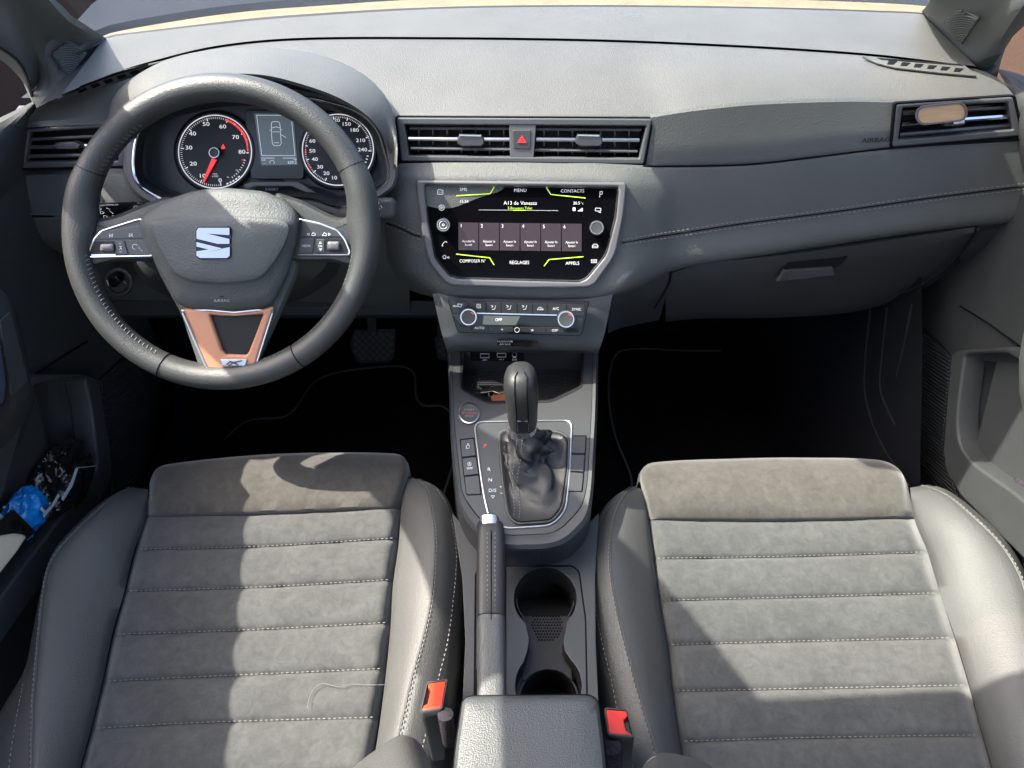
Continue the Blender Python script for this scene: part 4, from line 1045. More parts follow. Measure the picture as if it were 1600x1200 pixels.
# ================================================================== HANDBRAKE
hb = thing('handbrake', 'black leather handbrake lever with silver release button beside the cup holders', 'handbrake', tn.at(768, 1080))
def hs_(px, py, z, w, hh, n=28, p=4):
    c = VZ(px, py, z); out = []
    for i in range(n):
        a = 2 * math.pi * i / n; ca, sa = math.cos(a), math.sin(a)
        out.append(c + Vector((w * math.copysign(abs(ca) ** (2 / p), ca), 0, hh * math.copysign(abs(sa) ** (2 / p), sa))))
    return out
rings('grip', [hs_(767, 970, .432, .0158, .016), hs_(767, 968, .432, .0162, .017), hs_(767, 900, .440, .0175, .017), hs_(767, 840, .448, .0175, .0165), hs_(766, 826, .450, .0168, .0155), hs_(766, 823, .450, .015, .014)], M['boot'], hb, n=28, capback=True)
rings('release_button', [hs_(765, 826, .455, .0125, .0110, p=3), hs_(765, 812, .458, .0120, .0105, p=3), hs_(765, 808, .458, .0095, .0080, p=3)], M['satin'], hb, n=28)
rings('sleeve', [hs_(768, 1110, .415, .0155, .02), hs_(768, 1040, .423, .0160, .018), hs_(767.5, 972, .431, .0160, .017), hs_(767.5, 971, .431, .014, .015)], M['arm'], hb, n=28)
for dx in (-6.5, 5.5):
    stitches('stitching', [VZ(768 + dx, y, .4645 - (y - 830) * .00013) for y in (832, 900, 966)], M['stitch'], hb, L=.0032, gap=.0026, r=.0004)
m = MB(); m.tube([VZ(767.5, y, .465 - (y - 830) * .00013) for y in (828, 900, 968)], .0006, 5); m.build('seam', M['gap'], hb)
plate('slot', [[(742, 1046), (748, 1046), (747, 1110), (741, 1110)]], tn, .001, M['gap'], con, h=.002, bev=0)
# ================================================================== ARMREST
am = thing('armrest', 'padded dark leather armrest lid at the rear of the console', 'armrest', VZ(825, 1150, .40))
za = .485
ar = [(722, 1101), (724, 1092), (735, 1088), (915, 1086), (928, 1088), (935, 1099), (944, 1170), (952, 1260), (703, 1260), (712, 1170)]
ar = [(p.x, p.y) for p in resamp([(a, b, 0) for a, b in rnd(ar, 7)], 90, True)]
ap_ = PZ(za, 825, 1090, 2)
RA = [[ap_.at(x, y, -.055) for x, y in grow(ar, -1)], [ap_.at(x, y, -.012) for x, y in ar], [ap_.at(x, y, -.004) for x, y in grow(ar, -1.5)], [ap_.at(x, y, 0) for x, y in grow(ar, -5)], [ap_.at(x, y, .002) for x, y in scl(ar, .86)], [ap_.at(x, y, .003) for x, y in scl(ar, .6)], [ap_.at(x, y, .003) for x, y in scl(ar, .3)]]
rings('lid_cushion', RA, M['arm'], am, n=90)
plate('lid_base', [grow(ar, -2)], ap_.off(-.05), .16, M['hard'], am, bev=.002)
m = MB(); m.tube([ap_.at(x, y, -.0135) for x, y in ar], .0012, 6, closed=True); m.build('lid_seam', M['gap'], am)
# ================================================================== BUCKLES
def buckle(label, q, hgt, mat, felt_side, foot):
    """q: four photo points of the top face (front-left, front-right, back-right, back-left)"""
    pl = PZ(.415, q[3][0], q[3][1], -18)
    t_ = thing('seat_belt_buckle', label, 'seat belt buckle', VZ(foot[0], foot[1], .3), 'seat belt buckles either side of the armrest')
    mx_, my_ = sum(p[0] for p in q) / 4, sum(p[1] for p in q) / 4; q = [(mx_ + (x - mx_) * 1.14, my_ + (y - my_) * 1.08) for x, y in q]
    Q = rnd(q, 4); n_ = 48
    L0 = [pl.at(x, y, 0) for x, y in Q]; c = sum(L0, Vector()) / len(L0)
    fc = VZ(foot[0], foot[1], .315)
    lowp = [fc + (p - c) * .62 for p in L0]; midp = [a.lerp(b, .13) for a, b in zip(L0, lowp)]
    midp = [a.lerp(b, .13) + (a - c) * -.0 for a, b in zip(L0, lowp)]
    inn_ = [c + (p - c) * .86 for p in L0]
    rings('body', [lowp, [a.lerp(b, .30) for a, b in zip(L0, lowp)], [a.lerp(b, .14) for a, b in zip(L0, lowp)], [p - pl.n * .002 for p in L0], [c + (p - c) * .96 for p in L0], inn_, [p - pl.n * .006 for p in inn_]], M['hard'], t_, n=n_, ang=50)
    # press button with the tongue slot on one side
    a, b, c2, d = [Vector((*p, 0)) for p in q]
    cc = (a + b + c2 + d) / 4
    a, b, c2, d = [cc + (p - cc) * .84 for p in (a, b, c2, d)]
    s_ = .24
    if felt_side < 0:   # slot on the left
        pts = [a.lerp(b, .05), b, c2, d.lerp(c2, .0), d.lerp(a, .18).lerp(c2.lerp(b, .18), .05), d.lerp(a, .22).lerp(c2.lerp(b, .22), s_), a.lerp(d, .22).lerp(b.lerp(c2, .22), s_), a.lerp(d, .12).lerp(b.lerp(c2, .12), .05)]
    else:
        pts = [a, b.lerp(a, .0), b.lerp(c2, .22), b.lerp(c2, .38).lerp(a.lerp(d, .38), s_), c2.lerp(b, .18).lerp(d.lerp(a, .18), s_), c2.lerp(b, .04), c2, d]
    plate('release_button', [[(p.x, p.y) for p in pts]], pl, .010, mat, t_, h=-.0005, bev=.0012)
    return t_, pl, fc
OR = plain('buckle_orange_red', (.72, .055, .022), .38, spec=.5)
b1_, p1_, f1_ = buckle('orange-red topped seat belt buckle on the driver side of the armrest', [(668, 1066), (698, 1061), (690, 1107), (658, 1112)], .1, OR, -1, (688, 1172))
m = MB(); m.tube([VZ(695, 1110, .414), VZ(696, 1116, .412), VZ(703, 1158, .36), VZ(703, 1162, .354)], [.004, .0085, .0085, .005], 14); m.build('felt_pad', M['felt'], b1_)
b2_, p2_, f2_ = buckle('red topped seat belt buckle on the passenger side of the armrest', [(946, 1106), (979, 1109), (989, 1151), (951, 1147)], .1, M['red'], 1, (968, 1215))
m = MB(); m.tube([VZ(954, 1160, .412), VZ(955, 1166, .41), VZ(957, 1212, .36), VZ(957, 1218, .354)], [.005, .0105, .0105, .006], 14); m.build('felt_pad', M['felt'], b2_)
# ================================================================== STEERING WHEEL
wp = PY(.815, 29, 347, 363)
sw = thing('steering_wheel', 'black leather three-spoke steering wheel with copper lower spoke insert', 'steering wheel', wp.at(347, 363))
RC = 226.5; NW = 200
def rimp(a, dr=0, h=0): return wp.at(347 + (RC + dr) * math.cos(R(a)), 363 + (RC + dr) * math.sin(R(a)), h)
ctr = wp.at(347, 363)
vs = []; fs = []; nn = 20
for i in range(NW):
    a = 360 * i / NW
    c = rimp(a); rad = (c - ctr).normalized()
    # thicker at the ten-to-two grips and where the spokes join
    def bump(a0, w): d = (a - a0 + 180) % 360 - 180; return math.exp(-(d / w) ** 2)
    thick = .0166 + .0018 * (bump(197, 9) + bump(343, 9)) 
    inn_ = .0085 * (bump(184, 9) + bump(356, 9))
    for k in range(nn):
        b = 2 * math.pi * k / nn
        er = math.cos(b); en = math.sin(b)
        rr = thick * (1.0 if er > 0 else 1.0)
        ext = inn_ * max(0, -er) ** 1.2
        vs.append(c + rad * (er * rr * .98 - ext) + wp.n * (en * thick * 1.05))
for i in range(NW):
    j = (i + 1) % NW
    for k in range(nn):
        l = (k + 1) % nn; fs.append((i * nn + k, j * nn + k, j * nn + l, i * nn + l))
b_ = MB(); b_.add(vs, fs); rim = b_.build('rim', M['wheel'], sw)
def rimseam(a, name='rim_seam'):
    m = MB(); c = rimp(a); rad = (c - ctr).normalized(); pts = []
    for k in range(24):
        b = 2 * math.pi * k / 24; pts.append(c + rad * (math.cos(b) * .0166) + wp.n * (math.sin(b) * .0176))
    m.tube(pts, .0008, 5, closed=True); m.build(name, M['gap'], rim)
for a in (205.5, 333.5, 113.5, 58): rimseam(a)
def rimst(a0, a1, mat):
    pts = []
    m = MB(); n_ = int(abs(a1 - a0) / 2.0)
    for i in range(n_):
        a = a0 + (a1 - a0) * i / n_
        for (er, en) in ((-.80, .60),):
            c = rimp(a); rad = (c - ctr).normalized(); p = c + rad * (er * .0168) + wp.n * (en * .0178)
            c2 = rimp(a + .5); p2 = c2 + rad * (-.93 * .0168) + wp.n * (.30 * .0178)
            m.tube([p, p2], .0005, 5)
    m.build('stitching', mat, rim)
rimst(118, 172, M['stitch']); rimst(10, 55, M['stitch']); rimst(62, 72, M['stitch']); rimst(208, 235, M['stitchd'])
# --- spokes: leather bridges from hub to rim
def sheet(name, outl, hs, mat, parent, n=90, cen=None, back=-.03):
    """domed solid: outline in px, list of (inset px, height)"""
    P = [(p.x, p.y) for p in resamp([(a, b, 0) for a, b in outl], n, True)]
    cx = sum(p[0] for p in P) / n; cy = sum(p[1] for p in P) / n
    rs = [[wp.at(x, y, back) for x, y in P]]
    for ins, h in hs: rs.append([wp.at(x, y, h) for x, y in grow(P, -ins)])
    return rings(name, rs, mat, parent, n=n)
sp_l = rnd([(134, 330), (150, 343), (180, 337), (222, 320), (262, 306), (300, 320), (300, 405), (232, 408), (180, 409), (150, 416), (128, 428), (112, 400), (110, 350)], 7)
sp_r = rnd([(430, 300), (470, 312), (504, 329), (530, 341), (546, 338), (556, 326), (580, 350), (582, 400), (566, 430), (548, 417), (520, 409), (470, 410), (430, 405)], 7)
sheet('spoke', sp_l, [(0, -.012), (1.5, -.004), (5, .000), (12, .001)], M['wheel'], sw, n=110)
sheet('spoke', sp_r, [(0, -.012), (1.5, -.004), (5, .000), (12, .001)], M['wheel'], sw, n=110)
lower = rnd([(236, 400), (466, 398), (470, 420), (440, 490), (410, 556), (404, 576), (395, 592), (310, 590), (311, 572), (283, 490), (250, 430)], 10)
sheet('lower_spoke', lower, [(0, -.012), (2, -.005), (7, .000)], M['hub'], sw, n=100)
# button pads
def pad(outl, hs=None):
    return rnd(outl, 3)
pl_o = [(136, 399), (140, 386), (146, 373), (158, 359.5), (188, 350), (217, 341), (236, 345), (240, 401), (141, 403)]
pr_o = [(455, 345), (466, 341), (500, 348), (528, 359), (540, 373), (549, 394), (545, 400), (455, 400)]
for o_, sgn in ((pl_o, -1), (pr_o, 1)):
    oo_ = rnd(o_, 4)
    m = MB(); q_ = resamp([(a, b, 0) for a, b in grow(oo_, -1.5)], 90, True)
    m.tube([wp.at(p.x, p.y, .0035) for p in q_], .0015, 8, closed=True); m.build('chrome_trim', M['chrome'], sw)
    sp_ = plate('switch_pad', [grow(oo_, -1.2)], wp, .006, M['sat'], sw, bev=0, h=.0032)
wq = wp.off(.0038)
plate('switch', [rnd([(147, 371), (160, 362), (236, 349), (238, 372), (150, 374)], 2)], wp, .003, M['sat'], sw, h=.0046, bev=.0006)
plate('switch', [rnd([(196, 375), (236, 375), (240, 398), (203, 398)], 2)], wp, .003, M['sat'], sw, h=.0046, bev=.0006)
plate('switch', [rnd([(180, 376), (193.5, 376), (200, 397.5), (182, 397.5)], 1.5)], wp, .003, M['sat'], sw, h=.0046, bev=.0006)
plate('switch_well', [rnd([(143, 377), (178, 377), (180, 398), (141, 399)], 2)], wp, .001, M['black'], sw, h=.0036, bev=0)
rl = rings('scroll_wheel', [loc_(wp, rnd([(156, 381), (178, 380), (179, 393), (156, 393)], 3), .0030), loc_(wp, rnd([(157, 382), (177, 381), (178, 392), (157, 392)], 3), .0062), loc_(wp, rnd([(159, 385), (175, 384.5), (175, 389), (159, 389)], 2), .0075)], M['bezel'], sw, n=40)
strokes('highlight_trim', [[(143, 398.5), (181, 398)]], wp, .0016, M['satin'], sw, h=.005)
plate('switch', [rnd([(470, 346), (500, 351), (524, 360), (536, 370), (469, 370)], 2)], wp, .003, M['sat'], sw, h=.0046, bev=.0006)
plate('switch', [rnd([(468, 372.5), (491.5, 372.5), (488.5, 394.5), (466, 394.5)], 2)], wp, .003, M['sat'], sw, h=.0046, bev=.0006)
plate('switch', [rnd([(495, 374), (507, 374), (507, 394.5), (492.5, 394.5)], 1.5)], wp, .003, M['sat'], sw, h=.0046, bev=.0006)
plate('switch_well', [rnd([(508, 374), (538, 374), (543, 395), (508, 395)], 2)], wp, .001, M['black'], sw, h=.0036, bev=0)
rings('scroll_wheel', [loc_(wp, rnd([(511, 377), (531, 377), (531, 391), (511, 391)], 3), .0030), loc_(wp, rnd([(512, 378), (530, 378), (530, 390), (512, 390)], 3), .0062), loc_(wp, rnd([(514, 381), (528, 381), (528, 387), (514, 387)], 2), .0075)], M['bezel'], sw, n=40)
ws = wp.off(.0048)
strokes('switch_symbol', [[(171, 365), (171, 371)], [(176, 365.5), (172, 368), (176, 370.5), (176, 365.5)], [(202, 365), (202, 370), (206, 367.5), (202, 365)], [(206.6, 364.5), (206.6, 370)],
    [(187.5, 379.5), (187.5, 381.5)], [(186.5, 380.5), (188.5, 380.5)], [(187, 393.5), (190, 393.5)], [(187, 384), (190.5, 390)], [(190, 384), (187, 390)],
    circ(211, 385.5, 4, 12, a0=90, a1=330), [(217, 386), (218.5, 389)], [(220, 390.5), (222.5, 392.5)],
    [(483, 364), (479.5, 366), (483, 368), (483, 364)], [(486, 368), (492.5, 368), (492.5, 365), (489, 363.5), (486, 368)], [(513, 364), (516.5, 366), (513, 368), (513, 364)], [(503.5, 368), (510, 368), (510, 365), (506.5, 363.5), (503.5, 368)],
    [(500.5, 377.5), (498.5, 380.5), (502.5, 380.5), (500.5, 377.5)], [(499, 388.5), (503, 388.5), (501, 391.5), (499, 388.5)]], ws, .00055, M['white'], sw, h=.0004)
text('switch_lettering', 'VIEW', 478.5, 384.5, 3.8, ws, M['white'], sw, h=.0003, sx=1.1); text('switch_lettering', 'OK', 500.6, 384.6, 3.4, ws, M['white'], sw, h=.0003)
# --- airbag cover
cov = rnd([(217, 350), (222, 338), (240, 324), (262, 311), (304, 297.5), (350, 293), (414, 299), (448, 314), (464, 330), (468, 345), (462, 385), (450, 430), (429, 472), (415, 480), (366, 487), (300, 483), (274, 473), (262, 450), (240, 405), (228, 385)], 9)
cv = [(p.x, p.y) for p in resamp([(a, b, 0) for a, b in cov], 130, True)]
fin = rnd([(235, 347), (262, 341), (350, 338.5), (432, 342), (455, 350), (447, 378), (432, 405), (412, 431), (397, 438), (350, 443), (296, 439), (270, 426), (255, 400), (240, 372)], 12)
fi = [(p.x, p.y) for p in resamp([(a, b, 0) for a, b in fin], 130, True)]
# align the two loops by angle about the hub
def byang(L, n=130, c=(345, 385)):
    out = []
    for k in range(n):
        a = -math.pi + 2 * math.pi * k / n; d = Vector((math.cos(a), math.sin(a))); best = None
        for i in range(len(L)):
            p = Vector(L[i]) - Vector(c); q = Vector(L[(i + 1) % len(L)]) - Vector(c); e = q - p
            den = d.x * e.y - d.y * e.x
            if abs(den) < 1e-9: continue
            t = (p.x * e.y - p.y * e.x) / den; u = (p.x * d.y - p.y * d.x) / den
            if t > 0 and -1e-6 <= u <= 1 + 1e-6 and (best is None or t > best): best = t
        out.append((c[0] + d.x * best, c[1] + d.y * best))
    return out
A1 = byang(cv); A2 = byang(fi)
def mixh(t, h): return [wp.at(a[0] * (1 - t) + b[0] * t, a[1] * (1 - t) + b[1] * t, h) for a, b in zip(A1, A2)]
cen_ = (345, 388)
def shr(k, h): return [wp.at(cen_[0] + (x - cen_[0]) * k, cen_[1] + (y - cen_[1]) * k, h) for x, y in A2]
hubo = rings('airbag_cover', [mixh(0, -.03), mixh(0, .004), mixh(.04, .010), mixh(.14, .0150), mixh(.5, .0195), mixh(.90, .0245), mixh(.97, .0262), shr(.99, .0288), shr(.96, .0296), shr(.8, .0312), shr(.5, .0330), shr(.25, .0338)], M['hub'], sw, n=130, ang=50)
wf = wp.off(.0335)
text('embossed_lettering', 'AIRBAG', 346.5, 470, 4.2, wp.off(.0185), M['greyprint'], hubo, h=.0006, sx=1.2)
strokes('embossed_lettering', [[(335, 457), (341, 461), (350, 460)], [(343, 463), (350, 463.5)]], wp.off(.0190), .0008, M['gap'], hubo)
em = plate('emblem', [rnd([(305, 354), (362, 353.5), (363, 405), (307, 405.5)], 8)], wf, .003, M['gloss'], sw, h=.0005, bev=.0008)
def E(pts): return [(307 + x * 53, 356 + y * 47) for x, y in pts]
e1 = E([(.06, .0), (.97, .0), (.97, .24), (.30, .19), (.97, .37), (.97, .53), (.62, .53), (.0, .36), (.0, .10)])
e2 = E([(.0, .47), (.74, .68), (.70, .74), (.30, .80), (.98, .64), (.98, .92), (.90, 1.0), (.10, 1.0), (.0, .92), (.0, .78), (.36, .72), (.0, .62)])
plate('emblem_letter', [e1], wf, .003, M['emblem'], em, h=.0028, bev=0); plate('emblem_letter', [e2], wf, .003, M['emblem'], em, h=.0028, bev=0)
# --- copper insert
cpo = rnd([(284, 482), (330, 486), (366, 489.5), (400, 486), (428, 478), (398, 573), (386, 583), (332, 582), (324, 574)], [3, 0, 0, 0, 3, 6, 8, 8, 6])
cpi = rnd([(327, 492), (345, 494), (375, 494), (411, 491), (389, 548), (384, 555), (352, 554), (346, 547)], [3, 0, 0, 3, 3, 3, 3, 3])
ci2 = plate('copper_insert', [cpo, cpi], wp, .012, M['copper'], sw, h=.0075, bev=.003, seg=3)
plate('insert_opening', [grow(cpi, -.5)], wp, .001, M['black'], sw, h=.002, bev=0)
m = MB(); cco = grow(cpo, 1.4); rngs = resamp([(a, b, 0) for a, b in cco], 120, True)
m.tube([wp.at(p.x, p.y, .0048) for p in rngs if p.y > 484], .0016, 8); m.build('chrome_trim', M['satin'], ci2)
bd = plate('badge', [rnd([(344, 561.5), (386, 561.5), (383, 572), (346, 572)], 2)], wp, .003, M['chrome'], ci2, h=.0095, bev=.0008)
strokes('badge_mark', [[(354, 569.5), (360, 565), (372, 570)], [(378, 563.5), (366, 566.5), (357, 571)]], wp, .0018, M['hard'], bd, h=.0098)
# --- stalks
st = thing('control_stalk', 'black indicator stalk with printed lamp symbols left of the steering column', 'stalk', VY(185, 332, .88), 'stalks behind the steering wheel')
s1 = PY(.865, 25, 185, 332)
plate('stalk_head', [rnd([(135, 318), (215, 315), (236, 322), (236, 335), (200, 348), (145, 348), (136, 340)], 4)], s1, .025, M['gloss'], st, h=0, bev=.004)
strokes('stalk_symbol', [circ(147, 330.5, 3.8, 12, a0=0, a1=320), [(153, 325), (153, 328.5), (156, 328.5), (159, 326.8), (156, 325), (153, 325)], [(157, 330.5), (157, 334), (160, 334), (163, 332.2), (160, 330.5), (157, 330.5)], [(162, 337), (162, 340.5), (165, 340.5), (168, 338.8), (165, 337), (162, 337)], [(166, 325), (172, 327)], [(171, 329), (177, 334)], [(175, 336), (180, 339)], circ(212, 325, 3, 8, a0=160, a1=380)], s1, .0006, M['white'], st, h=.0008)
text('stalk_lettering', 'RES/+', 148.5, 320.6, 2.6, s1, M['white'], st, h=.0006); text('stalk_lettering', 'SET/-', 149, 342, 2.6, s1, M['white'], st, h=.0006); text('stalk_lettering', 'ON CANCEL OFF', 173, 320, 2.2, s1, M['white'], st, h=.0006)
s2_ = thing('control_stalk', 'grey wiper stalk end poking out right of the steering wheel rim', 'stalk', VY(600, 328, .88), 'stalks behind the steering wheel')
p2 = PY(.868, 22, 600, 328)
plate('stalk_head', [rnd([(575, 311), (611, 310.5), (617, 318), (617, 337), (611, 343), (575, 343)], 5)], p2, .025, M['hard'], s2_, h=0, bev=.005, seg=3)
strokes('stalk_symbol', [circ(590, 318, 2, 8, a0=160, a1=380), [(589, 325), (594, 327)], [(595, 321), (597, 325)], [(587, 331), (589, 336), (592, 333), (587, 331)]], p2, .0009, M['white'], s2_, h=.0008)
m = MB(); m.tube([VY(570, 330, .875), VY(520, 345, .90), VY(440, 370, .95)], .012, 10); m.build('stalk_arm', M['hard'], s2_)
# --- column shroud
cs_ = thing('steering_column_shroud', 'grey plastic shroud around the steering column behind the wheel', 'column shroud', VY(400, 440, .92))
rings('shroud', [[VY(360 + 150 * math.cos(R(a)), 395 + 92 * math.sin(R(a)), 1.02) for a in range(0, 360, 8)], [VY(370 + 165 * math.cos(R(a)), 400 + 85 * math.sin(R(a)), .93) for a in range(0, 360, 8)], [VY(365 + 150 * math.cos(R(a)), 395 + 72 * math.sin(R(a)), .87) for a in range(0, 360, 8)], [VY(355 + 90 * math.cos(R(a)), 385 + 50 * math.sin(R(a)), .855) for a in range(0, 360, 8)]], M['hard'], cs_, n=45)
# ================================================================== SEATS
def seat(label, seams, nose, bol_in, bol_out, side, name='car_seat'):
    """seams: list of (left, mid, right) photo points, front to back"""
    sx = (seams[0][0][0] + seams[0][2][0]) / 2
    base = Pl(VZ(sx, 806, .362), (0, -math.sin(R(10.5)), math.cos(R(10.5))))
    th = thing(name, label, 'car seat', VZ(sx, 1000, .12), 'front seats')
    def B(x, y, h=0): return base.at(x, y, h)
    n = 60
    # --- quilted centre: one continuous surface, pinched at the sewn rows
    SM = [cr([Vector((*p, 0)) for p in s_], n) for s_ in seams]
    rows = []
    for k in range(len(SM) - 1):
        K = 14
        for j in range(K + (1 if k == len(SM) - 2 else 0)):
            t = j / K
            prof = (math.sin(math.pi * t) ** .42 if 0 < t < 1 else 0)
            row = []
            for i in range(n):
                p = SM[k][i].lerp(SM[k + 1][i], t); u = i / (n - 1)
                edge = min(1, min(u, 1 - u) / .045); edge = math.sin(edge * math.pi / 2)
                wr = noise.noise(Vector((p.x * .02, p.y * .035, sx * .01))) * .0022
                pk = noise.noise(Vector((p.x * .11 + 40 * k, p.y * .02, 3.3 + sx * .01))) * .0022 * (1 - prof * .75)
                h = (.0100 * prof + .0025 + wr + pk) * edge - .014 * (1 - edge) - .006 * (1 - abs(2 * u - 1) ** 2)
                row.append(B(p.x, p.y, h))
            rows.append(row)
    cush = skin('seat_cushion', rows, M['suede'], th, n=n, keep=True, ang=60)
    for k in range(1, len(SM) - 1):
        path = [B(p.x, p.y - 1.8, .0062 - .006 * (1 - abs(2 * (i / (n - 1)) - 1) ** 2)) for i, p in enumerate(SM[k])][1:-1]
        stitches('stitching', path, M['stitch'], cush, L=.0034, gap=.0028, r=.00042)
    # --- front nose pad
    s0 = [Vector((*p, 0)) for p in seams[0]]
    S0 = cr(s0, n); T0 = cr([Vector((*p, 0)) for p in nose], n)
    rows = []
    for t, h in ((0, -.004), (.015, .004), (.06, .010), (.25, .016), (.55, .018), (.8, .014), (.95, .005), (1.0, -.006)):
        row = []
        for i in range(n):
            u = i / (n - 1); e = min(1, min(u, 1 - u) / .05); e = math.sin(e * math.pi / 2)
            p = S0[i].lerp(T0[i], t); wr = noise.noise(Vector((p.x * .03, p.y * .03, 7))) * .0015
            row.append(B(p.x, p.y, (h + wr) * e - .012 * (1 - e)))
        rows.append(row)
    last = rows[-1]
    for dy, dz in ((.012, -.02), (.016, -.06), (.008, -.14), (-.01, -.24)):
        rows.append([p + Vector((0, dy, dz)) for p in last])
    skin('seat_front_pad', rows, M['suede_warm'], th, n=n, keep=True, ang=60)
    # --- side bolsters
    for which, data in (('l', bol_in), ('r', bol_out)):
        inner, crest, st2, outer, hs, sgn = data
        nn_ = 50
        I = cr([Vector((*p, 0)) for p in inner], nn_); Cc = cr([Vector((*p, 0)) for p in crest], nn_)
        O = cr([Vector((*p, 0)) for p in outer], nn_)
        hi, hc, ho = hs
        lines = []
        def env(i): return math.sin(min(1, (i / (nn_ - 1)) / .22) * math.pi / 2) ** .8
        Ilow = [B(p.x, p.y, hi - .02) for p in I]; Itop = [B(p.x, p.y, hi * 1.0) for p in I]
        lines = [Ilow, Itop]
        for t in (.15, .35, .6, .85, .97):
            lines.append([B(a.x + (b.x - a.x) * t, a.y + (b.y - a.y) * t, hi + (hc * env(i) - hi) * (math.sin(t * math.pi / 2) ** .9)) for i, (a, b) in enumerate(zip(I, Cc))])
        lines.append([B(b.x, b.y, hc * env(i) - .003) for i, b in enumerate(Cc)])
        for t in (.06, .3, .6, .85, 1):
            lines.append([B(a.x + (b.x - a.x) * t, a.y + (b.y - a.y) * t, hc * env(i) + (ho - hc * env(i)) * (1 - math.cos(t * math.pi / 2)) - (0 if t > .1 else .0)) for i, (a, b) in enumerate(zip(Cc, O))])
        ol = lines[-1]
        for d, z in ((.006, -.03), (.008, -.09), (.004, -.2)):
            lines.append([p + Vector((sgn * d, 0, z)) for p in ol])
        # close the front of the bolster
        front = []
        for ln in lines:
            a = ln[0]; cfr = sum((l[0] for l in lines[:12]), Vector()) / 12
            front.append(a)
        L2 = []
        for ln in lines:
            a = ln[0]
            pre = [a + Vector((0, .004, -.20)), a + Vector((0, .010, -.06)), a + Vector((0, .006, -.012))]
            L2.append(pre + ln)
        bo_ = skin('side_bolster', L2, M['leather'], th, keep=True, ang=60)
        stitches('stitching', [B(p.x + sgn * 2.6, p.y, hc * env(i) + .0012) for i, p in enumerate(Cc)][1:], M['stitch'], bo_, L=.0036, gap=.0026, r=.00048)
        m = MB(); m.tube([B(p.x, p.y, hc * env(i) - .0005) for i, p in enumerate(Cc)], .0016, 6); m.build('piping', M['leather'], bo_)
        if st2:
            Q = cr([Vector((*p, 0)) for p in st2], nn_)
            # height of the outer slope at the second stitch
            path = []
            for i, p in enumerate(Q):
                j = min(range(nn_), key=lambda q: abs(Cc[q].y - p.y) + .3 * abs(Cc[q].x - p.x))
                jo = min(range(nn_), key=lambda q: abs(O[q].y - p.y))
                den = (O[jo] - Cc[j]).length; t = min(1, max(0, (p - Cc[j]).length / max(1, den)))
                path.append(B(p.x, p.y, hc * env(j) + (ho - hc * env(j)) * (1 - math.cos(t * math.pi / 2)) + .0022))
            stitches('stitching', path, M['stitch'], bo_, L=.0036, gap=.0026, r=.00048)
    # --- dark base below
    a, b, c, d = B(seams[0][0][0], 770, -.10), B(seams[0][2][0], 770, -.10), B(seams[-1][2][0], seams[-1][2][1], -.10), B(seams[-1][0][0], seams[-1][0][1], -.10)
    m = MB(); lo_ = [p - Vector((0, 0, .14)) for p in (a, b, c, d)]
    m.add([a, b, c, d] + lo_, [(0, 1, 2, 3), (7, 6, 5, 4), (0, 4, 5, 1), (1, 5, 6, 2), (2, 6, 7, 3), (3, 7, 4, 0)]); m.build('seat_frame', M['black'], th)
    return th, base
Ls = [[(228, 807), (400, 803.5), (628, 794)], [(212, 860), (400, 855.5), (622, 842)], [(196, 925), (400, 919), (615, 907)], [(177, 993), (400, 985), (611, 974)],
      [(162, 1066), (400, 1055), (603, 1046)], [(144, 1140), (300, 1131), (592, 1122)], [(120, 1228), (340, 1216), (580, 1205)], [(96, 1320), (340, 1310), (570, 1300)]]
Ln = [(234, 752), (244, 733), (264, 725), (400, 711), (520, 707), (618, 709), (633, 716), (639, 742)]
Lb = ([(231, 764), (228, 807), (210, 860), (194, 925), (175, 993), (160, 1066), (142, 1140), (118, 1228), (94, 1320)],
      [(209, 762), (170, 783), (137, 812), (96, 854), (76, 887), (67, 935), (58, 1025), (51, 1117), (50, 1200), (54, 1320)],
      [(40, 1046), (34, 1078), (27, 1115), (20, 1155), (14, 1200), (10, 1300)],
      [(200, 761), (160, 783), (128, 811), (86, 856), (71, 893), (62, 930), (50, 992), (38, 1046), (10, 1095), (-25, 1160), (-50, 1320)],
      (.0, .050, .012), -1)
Lr = ([(638, 748), (629, 770), (626.5, 801), (622.5, 853), (614, 914), (610, 983), (603, 1052), (593, 1132), (582, 1205), (572, 1320)],
      [(644, 748), (661, 756), (673, 793), (679, 840), (675, 922), (664, 983), (643, 1061), (625, 1139), (606, 1210), (585, 1320)],
      [(683, 765), (697, 785), (706, 815), (713, 862), (710, 922), (699, 1005), (686, 1057), (660, 1170), (650, 1230)],
      [(656, 748), (684, 762), (702, 785), (718, 853), (720, 888), (717, 948), (710, 1010), (702, 1070), (690, 1140), (672, 1230), (650, 1320)],
      (.0, .046, .014), 1)
SL, bL = seat('driver seat on the left, grey suede and leather, with stitched horizontal rows half in shade', Ls, Ln, Lb, Lr, -1)
Rs = [[(1013, 813), (1220, 814), (1429, 810)], [(1021, 874), (1220, 871), (1450, 864)], [(1030, 940), (1220, 935), (1469, 928)], [(1042, 1009), (1220, 1004), (1492, 998)],
      [(1050, 1081), (1220, 1078), (1514, 1072)], [(1062, 1160), (1260, 1154), (1535, 1150)], [(1076, 1245), (1300, 1238), (1558, 1232)], [(1090, 1335), (1300, 1330), (1580, 1325)]]
Rn = [(1000, 752), (1003, 734), (1018, 723), (1150, 716.5), (1250, 715), (1375, 719), (1405, 733), (1419, 758)]
